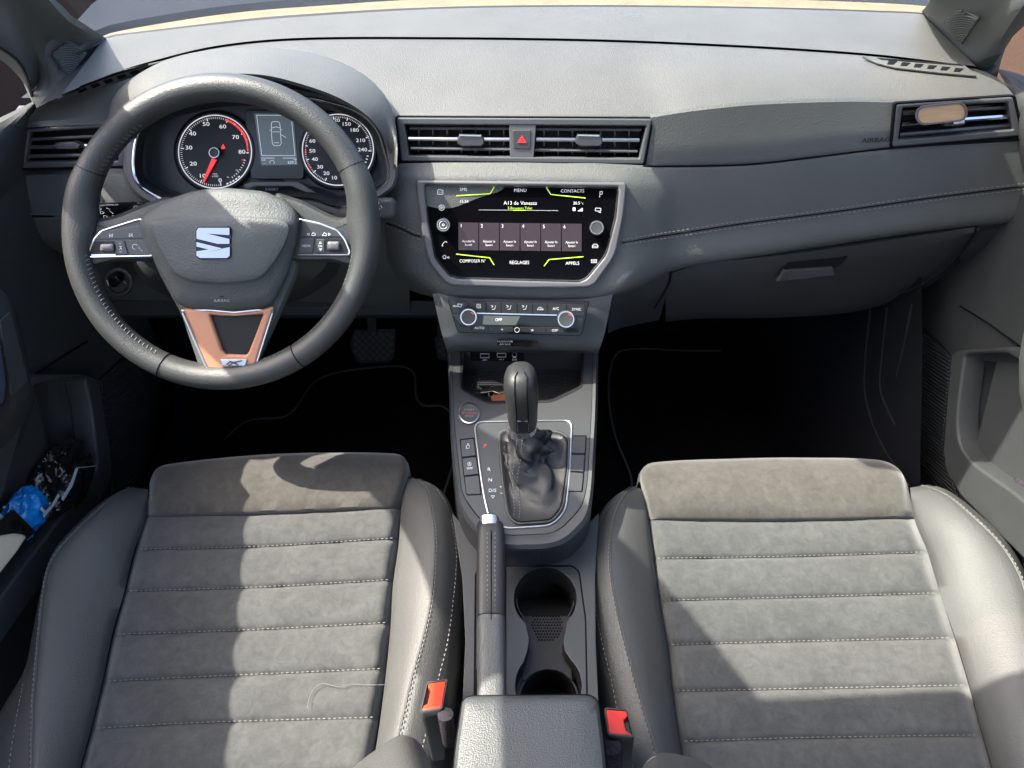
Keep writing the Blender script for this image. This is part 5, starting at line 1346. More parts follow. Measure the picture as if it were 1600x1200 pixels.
Rb = ([(1001, 764), (1007, 780), (1013, 813), (1021, 874), (1030, 940), (1042, 1009), (1050, 1081), (1062, 1160), (1076, 1245), (1090, 1335)],
      [(993, 761), (979, 771), (963, 800), (954, 846), (954, 887), (963, 946), (979, 1012), (1001, 1092), (1025, 1175), (1045, 1250), (1065, 1335)],
      [(960, 782), (944, 800), (932, 837), (926, 879), (928, 929), (938, 992), (953, 1054), (966, 1115), (984, 1180), (1000, 1240)],
      [(984, 760), (960, 776), (942, 795), (925, 837), (919, 879), (921, 933), (932, 1018), (950, 1096), (972, 1180), (990, 1250), (1010, 1335)],
      (.0, .046, .014), -1)
Rr = ([(1422, 762), (1429, 812), (1450, 864), (1469, 928), (1493, 998), (1515, 1072), (1536, 1150), (1559, 1232), (1582, 1325)],
      [(1440, 759), (1460, 764), (1484, 777), (1521, 808), (1558, 844), (1583, 879), (1599, 914), (1612, 980), (1620, 1080), (1628, 1200), (1640, 1325)],
      None,
      [(1450, 757), (1472, 762), (1494, 774), (1530, 803), (1567, 838), (1592, 873), (1609, 912), (1630, 980), (1650, 1080), (1670, 1200), (1690, 1325)],
      (.0, .050, .012), 1)
SR, bR = seat('passenger seat on the right, grey suede and leather, with stitched horizontal rows mostly in sun', Rs, Rn, Rb, Rr, 1)
# backrest lobes that peep in at the bottom of the picture
def lobe(name, px, py, z, r, par, red, path):
    c = VZ(px, py, z); m = MB()
    m.sphere(c, r, 28, 18, Matrix.Rotation(R(-18), 3, 'X'))
    o = m.build(name, M['leather'], par)
    return o
def back(th, rows_px, hs, label, stp, mat=None):
    pts = [[VZ(x, y, z) for x, y, z in r_] for r_ in rows_px]
    o = skin('backrest_bolster', pts, M['leather'], th, n=30, m=24, ang=70)
    m = MB(); P_ = cr([VZ(x, y, z) for x, y, z in stp], 24)
    m.tube(P_, .0008, 6); m.build('stitching', mat or M['stitch'], o)
    return o
RT_ = plain('red_thread', (.16, .02, .03), .8)
back(SL, [[(534, 1215, .36), (575, 1180, .40), (618, 1156, .42), (652, 1162, .40), (668, 1200, .36), (672, 1240, .34)],
          [(520, 1235, .42), (575, 1190, .47), (622, 1152, .49), (655, 1162, .47), (676, 1205, .44), (682, 1250, .42)],
          [(520, 1290, .50), (585, 1250, .56), (640, 1220, .57), (680, 1240, .56), (700, 1290, .54), (710, 1330, .5)]], None, '', [(580, 1206, .476), (592, 1187, .479), (608, 1170, .484), (622, 1158, .487), (632, 1153, .49)])
back(SR, [[(994, 1225, .36), (1006, 1200, .39), (1026, 1184, .41), (1060, 1184, .40), (1105, 1198, .37), (1135, 1225, .34)],
          [(990, 1240, .42), (1004, 1200, .46), (1026, 1180, .48), (1062, 1182, .47), (1110, 1198, .44), (1150, 1240, .42)],
          [(985, 1300, .50), (1000, 1270, .55), (1030, 1250, .57), (1080, 1250, .56), (1130, 1270, .54), (1180, 1310, .5)]], None, '', [(1012, 1190, .473), (1022, 1183.5, .481), (1034, 1184, .481), (1046, 1192, .484), (1062, 1206, .49)])
# fluff and a pale hair on the driver seat
hair = MB()
hp = [(480, 1106), (483, 1092), (490, 1077), (502, 1068), (515, 1070), (530, 1073), (548, 1069), (565, 1070), (600, 1070)]
hair.tube(cr([bL.at(x, y, .0135) for x, y in hp], 40), .00028, 5)
tag(obj('hair', hair.mesh(), M['stitchd'], None, loc=bL.at(530, 1070)), 'thin pale curled hair lying on the driver seat suede', 'hair')
# ================================================================== DOORS
def door(side):
    s = side; X = .70 * s if s > 0 else -.68
    lab = 'right front door inner panel with map pocket and sunlit lower edge' if s > 0 else 'left front door inner panel with map pocket holding bags'
    d = thing('car_door', lab, 'car door', (X, .6, .15), 'front doors')
    pl = PX(X)
    return d, pl, X
# ---- left
dL, pL, XL = door(-1)
def LX(x, y, dx=0): return VX(x, y, XL + dx)
sg_ = -1
def slab(name, pts, xx, thick, mat, par, bev=.003, holes=None):
    """flat panel parallel to the door, pts are photo points on x = xx, thick away from the cabin"""
    pl = PX(xx)
    return plate(name, [pts] + (holes or []), pl, thick, mat, par, bev=bev)
slab('door_panel', [(-150, 330), (0, 262), (50, 180), (60, 165), (90, 240), (130, 330), (220, 470), (256, 560), (244, 700), (176, 860), (40, 1300), (-500, 1300)], XL, .03, M['door'], dL,
     holes=[rnd([(60, 600), (138, 590), (158, 700), (150, 760), (-40, 1010), (-250, 1000), (-120, 700)], 8)])
# sill top rail (belt line)
skin('belt_rail', [[VX(60, 158, -.655), VX(0, 192, -.655), VX(-90, 240, -.655)], [VX(55, 161, -.645), VX(2, 212, -.645), VX(-90, 270, -.645)], [VX(50, 180, -.648), VX(0, 262, -.65), VX(-90, 330, -.655)], [VX(62, 185, -.675), VX(20, 290, -.675), VX(-90, 370, -.68)]], M['door'], dL, n=20, m=14)
skin('belt_rail_top', [[VX(66, 158, -.79), VX(0, 186, -.79), VX(-120, 240, -.79)], [VX(57, 156, -.70), VX(0, 184, -.70), VX(-90, 225, -.70)], [VX(58, 157.5, -.675), VX(0, 190, -.675), VX(-90, 235, -.675)], [VX(60, 158, -.655), VX(0, 192, -.655), VX(-90, 240, -.655)]], M['door'], dL, n=20, m=8)
# upper panel crease
m = MB(); m.tube([VX(48, 589, -.677), VX(100, 556, -.677), VX(136, 534, -.677)], .002, 6, flat=.5); m.build('crease', M['gap'], dL)
m = MB(); m.tube([VX(156, 592, -.677), VX(195, 556, -.677), VX(225, 530, -.677)], .0012, 6, flat=.5); m.build('crease', M['gap'], dL)
slab('speaker_cloth', rnd([(158, 594), (196, 558), (240, 575), (238, 700), (200, 800), (177, 800), (176, 740), (172, 690)], 4), -.674, .004, M['ribs'], dL, bev=.001)
# pocket
rim_o = rnd([(50, 591), (72, 584), (144, 585.5), (156, 592), (173, 702), (176, 742), (170, 762), (110, 850), (0, 1010), (-130, 1210), (-210, 1230), (-90, 1000), (-30, 760)], [4, 8, 8, 6, 6, 10, 16, 0, 0, 0, 0, 0, 0])
rim_i = rnd([(54, 603), (75, 596), (133, 592), (143, 634), (154, 720), (151, 738), (110, 790), (0, 935), (-140, 1130), (-170, 1120), (-60, 950), (10, 760)], [4, 6, 5, 6, 6, 14, 20, 0, 0, 0, 0, 0])
pr_ = slab('pocket_rim', rim_o, -.655, .035, M['door'], dL, bev=.004, holes=[rim_i])
PK = [(-60, 700), (30, 620), (54, 603), (75, 596), (133, 592), (143, 634), (154, 720), (151, 738), (110, 790), (0, 935), (-140, 1130)]
skin('pocket_liner', [[VX(x, y, -.658) for x, y in PK], [VX(x, y, -.658) + Vector((-.095, 0, 0)) for x, y in PK]], M['door'], dL, n=60)
skin('pocket_back', [[VX(x, y, -.714) for x, y in ((-200, 540), (40, 560), (200, 560))], [VX(x, y, X_) for x, y, X_ in ((-200, 700, -.74), (60, 700, -.735), (200, 700, -.714))], [VX(x, y, -.73) for x, y in ((-300, 1150), (0, 1000), (200, 850))]], M['door'], dL, n=20, m=16)
# pull handle / armrest block seen at the left edge
ah = rings('armrest_pull', [[VX(x, y, X_) for x, y in q] for X_, q in ((-.68, [(-60, 430), (2, 452), (20, 470), (34, 520), (52, 600), (54, 628), (30, 700), (-60, 790)]), (-.635, [(-60, 430), (0, 452), (16, 468), (30, 520), (48, 598), (50, 622), (20, 660), (-60, 740)]), (-.620, [(-60, 442), (-4, 460), (9, 472), (24, 522), (42, 598), (43, 614), (12, 642), (-60, 720)]))], M['door'], dL, n=60)
slab('pull_insert', rnd([(0, 502), (17, 486), (44, 594), (22, 620), (18, 618)], 3), -.6185, .003, M['hard'], dL, bev=.001)
skin('silver_trim', [[VX(x, y, -.6175) for x, y in [(-6, 640), (8, 628), (12, 600), (2, 535)]], [VX(x, y, -.6175) for x, y in [(-6, 668), (12, 646), (16, 608), (4, 530)]]], M['satin'], dL, n=16)
slab('glossy_insert', [(-30, 520), (1, 535), (9, 600), (5, 628), (-8, 642), (-30, 640)], -.617, .004, plain('blue_grey_gloss', (.05, .06, .09), .2), dL, bev=.001)
# lower sill and carpet side
# ---- contents of the left pocket
def crumple(name, c, rad, mat, label, cat, seed, amp=.35, fr=3.0):
    m = MB(); m.sphere((0, 0, 0), 1, 64, 40)
    random.seed(seed)
    for v in m.v:
        d = v.normalized() if v.length else v
        q = Vector((d.x, d.y * 1.0, d.z)) * fr + Vector((seed, seed, 0))
        r1 = 1 - abs(noise.noise(q)) * 2.0; r2 = 1 - abs(noise.noise(q * 2.3 + Vector((3, 1, 5)))) * 2; r3 = 1 - abs(noise.noise(q * 5.1)) * 2
        k = 1 + amp * (.55 * r1 + .3 * r2 + .16 * r3 - .5)
        v.x, v.y, v.z = v.x * k * rad[0], v.y * k * rad[1], v.z * k * rad[2]
    for i in range(len(m.v)): m.v[i] = m.v[i] + Vector(c)
    return tag(obj(name, m.mesh(), mat, None, loc=c, ang=50), label, cat)
cb = VX(93, 752, -.680)
crumple('plastic_bag', cb, (.034, .070, .044), M['bag'], 'crumpled shiny black plastic bag stuffed in the left door pocket', 'plastic bag', 4, .34, 1.9)
cb2 = VX(80, 783, -.665)
crumple('plastic_bag', VX(75, 790, -.668), (.018, .022, .018), M['bag'], 'small knotted black plastic bag behind the blue one in the left pocket', 'plastic bag', 9, .4, 2.0)
cc_ = VX(40, 802, -.668)
crumple('plastic_bag', cc_, (.020, .036, .030), M['blue'], 'crumpled bright blue plastic bag in the left door pocket', 'plastic bag', 5, .4, 1.6)
m = MB()
m.bar(VX(120, 732, -.630), VX(112, 757, -.634), .006, .0006, up=(1, 0, 0)); m.bar(VX(112, 757, -.634), VX(97, 781, -.638), .006, .0006, up=(1, 0, 0))
m.bar(VX(92, 773, -.640), VX(82, 790, -.640), .005, .0006, up=(1, 0, 0)); m.bar(VX(82, 790, -.64), VX(68, 806, -.638), .005, .0006, up=(1, 0, 0))
m.bar(VX(64, 794, -.640), VX(70, 800, -.64), .004, .0006, up=(1, 0, 0)); m.bar(VX(120, 731, -.632), VX(150, 728, -.640), .0012, .0010, up=(1, 0, 0))
tag(obj('plastic_tie', m.mesh(), M['clear'], None, loc=VX(100, 770, -.64)), 'translucent plastic tie strips lying over the black bag', 'plastic tie')
cp2 = PX(-.650)
kc = thing('card_holder', 'black card holder with a small silver emblem standing in the left pocket', 'card holder', VX(30, 825, -.65))
plate('sleeve', [[(23, 797), (57, 831), (36, 850), (-20, 880), (-30, 850)]], cp2, .006, M['black'], kc, h=.004, bev=.001)
plate('finger_hole', [circ(25, 820, 8, 24)], cp2, .0006, M['gap'], kc, h=.0048, bev=0)
strokes('emblem', [[(32, 823), (36.5, 822), (37.5, 829), (33, 831)], [(30, 822), (33, 830)]], cp2, .0022, M['chrome'], kc, h=.0055)
cr_ = thing('glasses_case', 'cream rounded case in the left door pocket', 'case', VX(0, 880, -.64))
plate('case_body', [rnd([(-60, 900), (-30, 850), (0, 838), (30, 833), (46, 836), (30, 862), (0, 900), (-50, 960)], 8)], PX(-.640), .02, M['cream'], cr_, bev=.006, seg=4)
wp_ = thing('paper_leaflet', 'pale blue and white leaflet corner at the back of the left door pocket', 'leaflet', VX(0, 810, -.66))
plate('sheet', [[(-40, 780), (0, 803), (9, 811), (-4, 825), (-40, 850)]], PX(-.662), .001, plain('leaflet_blue', (.25, .42, .50), .6), wp_, bev=0, smooth=False)
plate('white_edge', [[(-40, 775), (0, 802), (9, 811), (7, 814), (-2, 808), (-40, 782)]], PX(-.661), .001, plain('leaflet_white', (.7, .7, .72), .6), wp_, bev=0, smooth=False)
# ---- right
dR, pR, XR = door(1)
slab('door_panel', [(1860, 110), (1570, 150), (1545, 200), (1530, 330), (1480, 410), (1428, 470), (1400, 560), (1400, 700), (1470, 860), (1560, 1300), (2100, 1300)], XR, .03, M['door'], dR,
     holes=[rnd([(1590, 570), (1510, 560), (1495, 630), (1497, 690), (1640, 860), (1800, 900), (1700, 650)], 8)])
skin('belt_rail', [[VX(1560, 112, .675), VX(1600, 130, .675), VX(1700, 180, .675)], [VX(1562, 115, .663), VX(1600, 150, .663), VX(1700, 210, .663)], [VX(1578, 150, .664), VX(1600, 215, .665), VX(1700, 300, .67)], [VX(1572, 190, .69), VX(1592, 260, .69), VX(1700, 350, .70)]], M['door'], dR, n=20, m=14)
skin('belt_rail_top', [[VX(1556, 112, .80), VX(1600, 124, .80), VX(1720, 175, .80)], [VX(1563, 108, .72), VX(1600, 118, .72), VX(1700, 160, .72)], [VX(1560, 112, .675), VX(1600, 130, .675), VX(1700, 180, .675)]], M['door'], dR, n=16)
m = MB(); m.tube([VX(1500, 478, .697), VX(1545, 506, .697), VX(1592, 540, .697)], .002, 6, flat=.5); m.build('crease', M['gap'], dR)
m = MB(); m.tube([VX(1437, 508, .697), VX(1462, 530, .697), VX(1485, 554, .697)], .0012, 6, flat=.5); m.build('crease', M['gap'], dR)
slab('speaker_cloth', rnd([(1484, 556), (1440, 520), (1400, 545), (1405, 640), (1440, 730), (1490, 800), (1500, 790), (1476, 720), (1472, 690), (1479, 612)], 4), .694, .004, M['ribs'], dR, bev=.001)
ro = rnd([(1486, 553), (1498, 547), (1582, 542), (1600, 550), (1660, 640), (1820, 900), (1750, 1050), (1610, 885), (1500, 775), (1476, 735), (1473, 699), (1480, 615)], [6, 8, 6, 4, 0, 0, 0, 0, 14, 14, 10, 8])
ri = rnd([(1507, 557), (1514, 553), (1570, 551), (1592, 563), (1650, 660), (1790, 900), (1730, 910), (1590, 774), (1517, 722), (1498, 694), (1495, 660), (1497, 630)], [4, 5, 6, 4, 0, 0, 0, 0, 14, 12, 8, 8])
slab('pocket_rim', ro, .672, .035, M['door'], dR, bev=.004, holes=[ri])
PK = [(1640, 620), (1592, 563), (1570, 551), (1514, 553), (1507, 557), (1497, 630), (1495, 660), (1498, 694), (1517, 722), (1590, 774), (1660, 840)]
skin('pocket_liner', [[VX(x, y, .675) for x, y in PK], [VX(x, y, .675) + Vector((.095, 0, 0)) for x, y in PK]], M['door'], dR, n=60)
skin('pocket_back', [[VX(x, y, .734) for x, y in ((1440, 500), (1570, 500), (1800, 500))], [VX(x, y, X_) for x, y, X_ in ((1440, 640, .732), (1560, 640, .752), (1800, 640, .76))], [VX(x, y, .734) for x, y in ((1440, 900), (1600, 900), (1800, 900))]], M['door'], dR, n=20, m=16)
arr = rings('armrest_pull', [[VX(x, y, X_) for x, y in q] for X_, q in ((.68, [(1680, 500), (1602, 512), (1592, 560), (1592, 610), (1602, 660), (1680, 700)]), (.63, [(1680, 500), (1600, 515), (1592, 560), (1592, 608), (1600, 650), (1680, 690)]), (.62, [(1680, 520), (1610, 530), (1602, 560), (1602, 608), (1610, 640), (1680, 670)]))], M['arm'], dR, n=50)
crumple('plastic_bag', VX(1604, 782, .70), (.014, .020, .014), M['blue'], 'bright blue plastic bag edge in the right door pocket', 'plastic bag', 8, .4, 1.6)
crumple('wool_tuft', VX(1606, 764, .71), (.016, .022, .014), M['felt'], 'brown woollen tuft above the blue bag in the right door pocket', 'wool', 11, .3, 3)
# ================================================================== FLOOR, FOOTWELLS
fm = MB()
fm.add([(-.79, -.6, .02), (.79, -.6, .02), (.79, 1.56, .02), (-.79, 1.56, .02), (.79, 1.67, .25), (-.79, 1.67, .25), (.79, 1.70, .76), (-.79, 1.70, .76)], [(0, 1, 2, 3), (3, 2, 4, 5), (5, 4, 6, 7)])
fo = tag(obj('floor', fm.mesh(), M['carpet'], None, loc=(0, .5, .02)), 'black carpeted car floor and footwells', 'floor', kind='structure')
cs2 = thing('car_body', 'painted car body shell with windscreen pillars, roof, bonnet and sills around the cabin', 'car body', (0, 1.3, .1))
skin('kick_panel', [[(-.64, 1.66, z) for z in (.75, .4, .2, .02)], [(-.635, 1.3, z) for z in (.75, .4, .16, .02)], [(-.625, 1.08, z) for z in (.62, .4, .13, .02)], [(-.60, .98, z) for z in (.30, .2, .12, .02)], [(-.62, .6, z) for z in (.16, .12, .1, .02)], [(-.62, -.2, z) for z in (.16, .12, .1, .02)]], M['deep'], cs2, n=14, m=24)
kp_ = [[VX(1352, 480, .60), VX(1350, 600, .575), VX(1372, 690, .555), VX(1410, 760, .555), VX(1500, 860, .59)],
       [VX(1380, 480, .615), VX(1372, 590, .59), VX(1395, 680, .575), VX(1440, 755, .585), VX(1530, 860, .61)],
       [VX(1420, 450, .65), VX(1410, 570, .64), VX(1436, 680, .63), VX(1480, 765, .64), VX(1600, 890, .66)]]
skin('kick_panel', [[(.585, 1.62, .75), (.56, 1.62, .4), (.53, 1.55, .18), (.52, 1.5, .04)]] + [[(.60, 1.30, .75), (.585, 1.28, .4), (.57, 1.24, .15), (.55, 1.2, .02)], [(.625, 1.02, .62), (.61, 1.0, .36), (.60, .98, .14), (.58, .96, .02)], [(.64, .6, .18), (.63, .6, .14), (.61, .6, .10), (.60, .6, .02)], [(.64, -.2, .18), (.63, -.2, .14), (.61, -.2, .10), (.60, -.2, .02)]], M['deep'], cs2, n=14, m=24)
for k, pts in enumerate(([(1360, 482), (1352, 560), (1352, 620), (1375, 690), (1420, 760)], [(1386, 480), (1378, 560), (1376, 610), (1398, 665)], [(1425, 475), (1412, 540), (1400, 590)])):
    m = MB(); m.tube(cr([VX(x, y, .585 - .004 * k) for x, y in pts], 24), .0018, 6); m.build('trim_ridge', M['deep'], cs2)
# ---- mats
def fmat(label, pts, loc):
    t = thing('floor_mat', label, 'floor mat', VZ(*loc, .035), 'floor mats')
    P = [(p.x, p.y) for p in cr([(a, b, 0) for a, b in pts], 110, True)]
    pm = Pl((0, 0, .036), (0, 0, 1))
    # part of the mat climbs the toe board: lay it on the floor surface
    plate('mat', [P], pm, .008, M['carpet'], t, bev=.001, h=0)
    m = MB(); m.tube([pm.at(x, y, .001) for x, y in P], .0028, 6, closed=True); m.build('piping', M['piping'], t)
fmat('black floor mat with grey edge piping in the passenger footwell', [(1010, 830), (984, 739), (961, 680), (951, 620), (956, 567), (972, 547), (1070, 548), (1170, 550.5), (1188, 560), (1207, 602), (1232, 645), (1252, 662), (1287, 676), (1320, 714), (1390, 830)], (1120, 640))
fmat('black floor mat with grey piping in the driver footwell', [(600, 840), (330, 830), (330, 710), (352, 685), (380, 661), (397, 655), (441, 652), (460, 640), (487, 601), (513, 586), (567, 576), (630, 573), (647, 583), (651, 622), (662, 634), (692, 635), (712, 660), (705, 735), (660, 830)], (540, 680))
m = MB(); m.tube([VZ(x, y, .05) for x, y in ((700, 690), (690, 720), (676, 750))], .003, 6)
# ---- pedals
def pedal(label, q, Y, rows, cols):
    t = thing('pedal', label, 'pedal', VY(q[0][0], q[0][1], Y), 'foot pedals')
    pl = PY(Y, 35, q[0][0], q[0][1])
    plate('pedal_pad', [rnd(q, 5)], pl, .012, M['rubber'], t, bev=.003)
    xs_ = [p[0] for p in q]; ys_ = [p[1] for p in q]; x0, x1, y0, y1 = min(xs_), max(xs_), min(ys_), max(ys_)
    m = MB()
    def inside(x, y):
        c = False
        for i in range(len(q)):
            a, b = q[i], q[i - 1]
            if (a[1] > y) != (b[1] > y) and x < (b[0] - a[0]) * (y - a[1]) / (b[1] - a[1]) + a[0]: c = not c
        return c
    st_ = 11
    for j in range(-2, 12):
        for i in range(-2, 14):
            x = x0 + i * st_ + (j % 2) * st_ / 2; y = y0 + j * st_ / 2 + 4
            if not (inside(x - 5, y) and inside(x + 5, y) and inside(x, y - 4) and inside(x, y + 4)): continue
            m.add_mesh(plate_m([[(x - 4.3, y), (x, y - 4.3), (x + 4.3, y), (x, y + 4.3)]], pl, .003, .0006, h=.003))
    m.build('grip_tread', M['door'], t)
    m = MB(); c = pl.at((x0 + x1) / 2, y0 + 6); m.bar(c, c + Vector((0, .12, .22)), .02, .012); m.build('pedal_arm', M['black'], t)
pedal('wide black brake pedal with diamond tread left of the centre console', [(545, 538), (553, 514), (619, 512), (617, 559), (609, 567), (557, 568)], 1.36, 5, 7)
pedal('narrow black accelerator pedal half hidden by the centre console', [(677, 526), (700, 522), (704, 565), (684, 562)], 1.36, 5, 3)
# ================================================================== CAR BODY: pillars, windscreen, roof, bonnet
# left pillar trim
PLr = [[VZ(166, 60, ZW), VY(128, 35, 1.06), VY(106, 20, 1.02), VY(84, -4, 1.0), Vector((-.615, .90, 1.08)), Vector((-.57, .70, 1.22)), Vector((-.56, .50, 1.28))],
       [VZ(162, 66, .872), VY(120, 42, 1.045), VY(98, 26, 1.01), VY(70, -4, .985), Vector((-.60, .88, 1.07)), Vector((-.56, .68, 1.21)), Vector((-.55, .48, 1.28))],
       [VZ(122, 112, .855), VY(85, 80, 1.055), VY(60, 50, 1.025), VY(30, -4, .985), Vector((-.61, .84, 1.06)), Vector((-.57, .64, 1.20)), Vector((-.56, .44, 1.27))],
       [VZ(90, 152, .842), VY(65, 130, 1.05), VY(48, 100, 1.025), VY(5, 48, .95), Vector((-.65, .81, 1.05)), Vector((-.61, .62, 1.19)), Vector((-.60, .42, 1.26))],
       [VZ(62, 166, .835), VY(52, 148, 1.04), VY(40, 115, 1.0), VY(-4, 68, .95), Vector((-.67, .80, 1.04)), Vector((-.63, .60, 1.18)), Vector((-.62, .40, 1.25))],
       [VX(54, 170, -.72), VX(44, 150, -.72), VX(30, 110, -.72), VX(-6, 78, -.72), Vector((-.71, .80, 1.03)), Vector((-.67, .60, 1.17)), Vector((-.66, .40, 1.23))]]
pLf = skin('windscreen_pillar', PLr, M['pillar'], cs2, n=30, m=30)
pLf['label'] = 'left grey windscreen pillar trim with ribbed tweeter grille'
m = MB(); m.tube(cr([VY(-2, 73, .948), VY(24, 92, .975), VY(40, 116, 1.0), VY(50, 150, 1.035)], 20), .0022, 6); m.build('door_seal', M['rubber'], cs2)
# right pillar trim
PRr = [[VZ(1440, 18, ZW), VY(1452, 4, 1.10), VY(1478, -30, 1.03), Vector((.615, .90, 1.09)), Vector((.57, .70, 1.22)), Vector((.56, .50, 1.28))],
       [VZ(1443, 24, .872), VY(1462, 8, 1.08), VY(1496, -30, 1.02), Vector((.60, .90, 1.07)), Vector((.56, .68, 1.21)), Vector((.55, .48, 1.28))],
       [VZ(1476, 60, .862), VY(1508, 35, 1.05), VY(1545, -30, .99), Vector((.62, .87, 1.05)), Vector((.57, .66, 1.20)), Vector((.56, .44, 1.27))],
       [VZ(1510, 100, .852), VY(1540, 80, 1.04), VY(1582, -5, .97), Vector((.655, .84, 1.04)), Vector((.61, .62, 1.19)), Vector((.60, .42, 1.26))],
       [VZ(1540, 118, .845), VY(1560, 90, 1.03), VY(1586, 30, .97), VY(1606, 2, .95), Vector((.63, .60, 1.18)), Vector((.62, .40, 1.25))],
       [VX(1556, 130, .72), VX(1566, 90, .72), VX(1590, 38, .72), Vector((.71, .84, 1.02)), Vector((.67, .60, 1.17)), Vector((.66, .40, 1.23))]]
pRf = skin('windscreen_pillar', PRr, M['pillar'], cs2, n=30, m=30)
pRf['label'] = 'right grey windscreen pillar trim with ribbed tweeter grille'
def tweeter(P4, base, s):
    """ribbed diamond grille following the pillar: P4 = photo diamond, base = plane"""
    pl = base
    t = plate('tweeter_grille', [rnd(P4, 4)], pl, .004, M['hard'], pLf if s < 0 else pRf, bev=.001, h=.0)
    m = MB(); cxx = P4[3]
    x0 = min(p[0] for p in P4); x1 = max(p[0] for p in P4); y0 = min(p[1] for p in P4); y1 = max(p[1] for p in P4)
    def inside(x, y):
        c = False; q = [(sum(p[0] for p in P4) / 4 + (a - sum(p[0] for p in P4) / 4) * .93, sum(p[1] for p in P4) / 4 + (b - sum(p[1] for p in P4) / 4) * .93) for a, b in P4]
        for i in range(4):
            a, b = q[i], q[i - 1]
            if (a[1] > y) != (b[1] > y) and x < (b[0] - a[0]) * (y - a[1]) / (b[1] - a[1]) + a[0]: c = not c
        return c
    for k in range(16):
        r_ = 4 + k * 3.6; run = []
        for j in range(41):
            a = R(205 + j * 130 / 40); x = P4[3][0] + r_ * math.cos(a) * .95; y = P4[3][1] + 3 + r_ * math.sin(a)
            if inside(x, y): run.append(pl.at(x, y, .0022))
            else:
                if len(run) > 2: m.tube(run, .0010, 5)
                run = []
        if len(run) > 2: m.tube(run, .0010, 5)
    m.build('rib', M['pillar'], t)
def plane3(a, b, c):
    n_ = (b - a).cross(c - a).normalized()
    if n_.dot(CAM - a) < 0: n_ = -n_
    return Pl(a, n_)
def hitpt(o, px, py):
    """photo point -> 3D on the (already built) mesh"""
    me = o.data; base = wl(o); best = None
    from mathutils.bvhtree import BVHTree
    bv = BVHTree.FromPolygons([v.co + base for v in me.vertices], [tuple(p.vertices) for p in me.polygons])
    h = bv.ray_cast(CAM, ray(px, py).normalized())
    return h[0]
def tw_plane(o, P4):
    a, b, c = hitpt(o, *P4[1]), hitpt(o, *P4[0]), hitpt(o, *P4[2]); d = hitpt(o, *P4[3])
    pts = [p for p in (a, b, c, d) if p is not None]
    if len(pts) < 3: return None
    if len(pts) == 4:
        n_ = (pts[0] - pts[3]).cross(pts[1] - pts[2]).normalized(); ce = sum(pts, Vector()) / 4
        if n_.dot(CAM - ce) < 0: n_ = -n_
        pl = Pl(ce, n_); mx = max((p - ce).dot(n_) for p in pts)
        return pl.off(mx * .5 + .0005)
    return plane3(*pts[:3])
TL = [(80.5, 83), (109, 61.5), (137.5, 83), (108.5, 121.5)]; TR = [(1472, 34), (1498, 13), (1529, 31), (1502, 72)]
for q, o_, s_ in ((TL, pLf, -1), (TR, pRf, 1)):
    pl_ = tw_plane(o_, q)
    print('tweeter plane', s_, pl_ is not None)
    if pl_: tweeter(q, pl_, s_)
# windscreen glass (clear) and its black frit strip along the bottom
gp0 = [VZ(x, y - 2.5, .878) for x, y in Wl]
xs_h = [-.60 + 1.2 * i / (len(gp0) - 1) for i in range(len(gp0))]
hd_ = [Vector((x, .51 + .03 * (1 - (x / .6) ** 2), 1.285)) for x in xs_h]
gm = [[a.lerp(b, .4) + Vector((0, .06, .06)) for a, b in zip(gp0, hd_)], [a.lerp(b, .75) + Vector((0, .05, .055)) for a, b in zip(gp0, hd_)]]
skin('windscreen', [gp0, gm[0], gm[1], hd_], M['glass'], cs2, n=40, m=16, thick=.004)
# scuttle behind the glass: cream sunlit strip, then the bonnet
WX = [(120, 84)] + Wl + [(1490, 30)]
skin('seal_strip', [[VZ(x, y + 1.5, ZW - .0005) for x, y in WX], [VZ(x, y - 2.2, ZW + .001) for x, y in WX], [VZ(x, y - 2.2, ZW + .001) + Vector((0, .002, -.02)) for x, y in WX]], M['rubber'], cs2, n=80)
SE = [(100, 90), (150, 62), (172, 52), (250, 37), (350, 22), (430, 14), (500, 9), (615, 1), (700, -2), (800, -3), (950, -3), (1100, -2), (1250, 0), (1380, 5), (1441, 9), (1500, 16)]
skin('scuttle_panel', [[VZ(x, y - 1.5, .866) + Vector((0, .0, 0)) for x, y in WX], [VZ(x, y, .866) for x, y in SE], [VZ(x, y, .866) + Vector((0, .004, -.03)) for x, y in SE]], M['cowl'], cs2, n=80)
S0_ = cr([VZ(x, y, .868) + Vector((0, .003, 0)) for x, y in SE], 60)
bon = [[p + Vector((0, .001, -.03)) for p in S0_], S0_]
for dy, z, k_ in ((.05, .872, 1.05), (.25, .882, 1.10), (.6, .868, 1.12), (1.0, .80, 1.10), (1.2, .70, 1.05), (1.24, .5, 1.0)):
    bon.append([Vector((p.x * k_, p.y * (1 - dy * .3) + 1.3 * dy * .3 + dy, z - .02 * abs(p.x) ** 3)) for p in S0_])
skin('bonnet', bon, M['paint'], cs2, n=40, m=24)
for s_ in (-1, 1):
    skin('sill_wall', [[(s_ * .775, -.6, .0), (s_ * .775, 1.7, .0)], [(s_ * .775, -.6, .4), (s_ * .775, 1.7, .4)], [(s_ * .775, -.6, .68), (s_ * .775, 1.7, .72)]], M['deep'], cs2, n=8, m=6, thick=.02)
# outer body sides
for s_ in (-1, 1):
    skin('door_skin', [[(s_ * .80, -.6, .15), (s_ * .80, 1.2, .15), (s_ * .78, 2.4, .2)], [(s_ * .82, -.6, .5), (s_ * .82, 1.2, .5), (s_ * .80, 2.4, .5)], [(s_ * .79, -.6, .70), (s_ * .79, 1.1, .70), (s_ * .78, 2.3, .76)]], M['paint'], cs2, n=16, m=10)
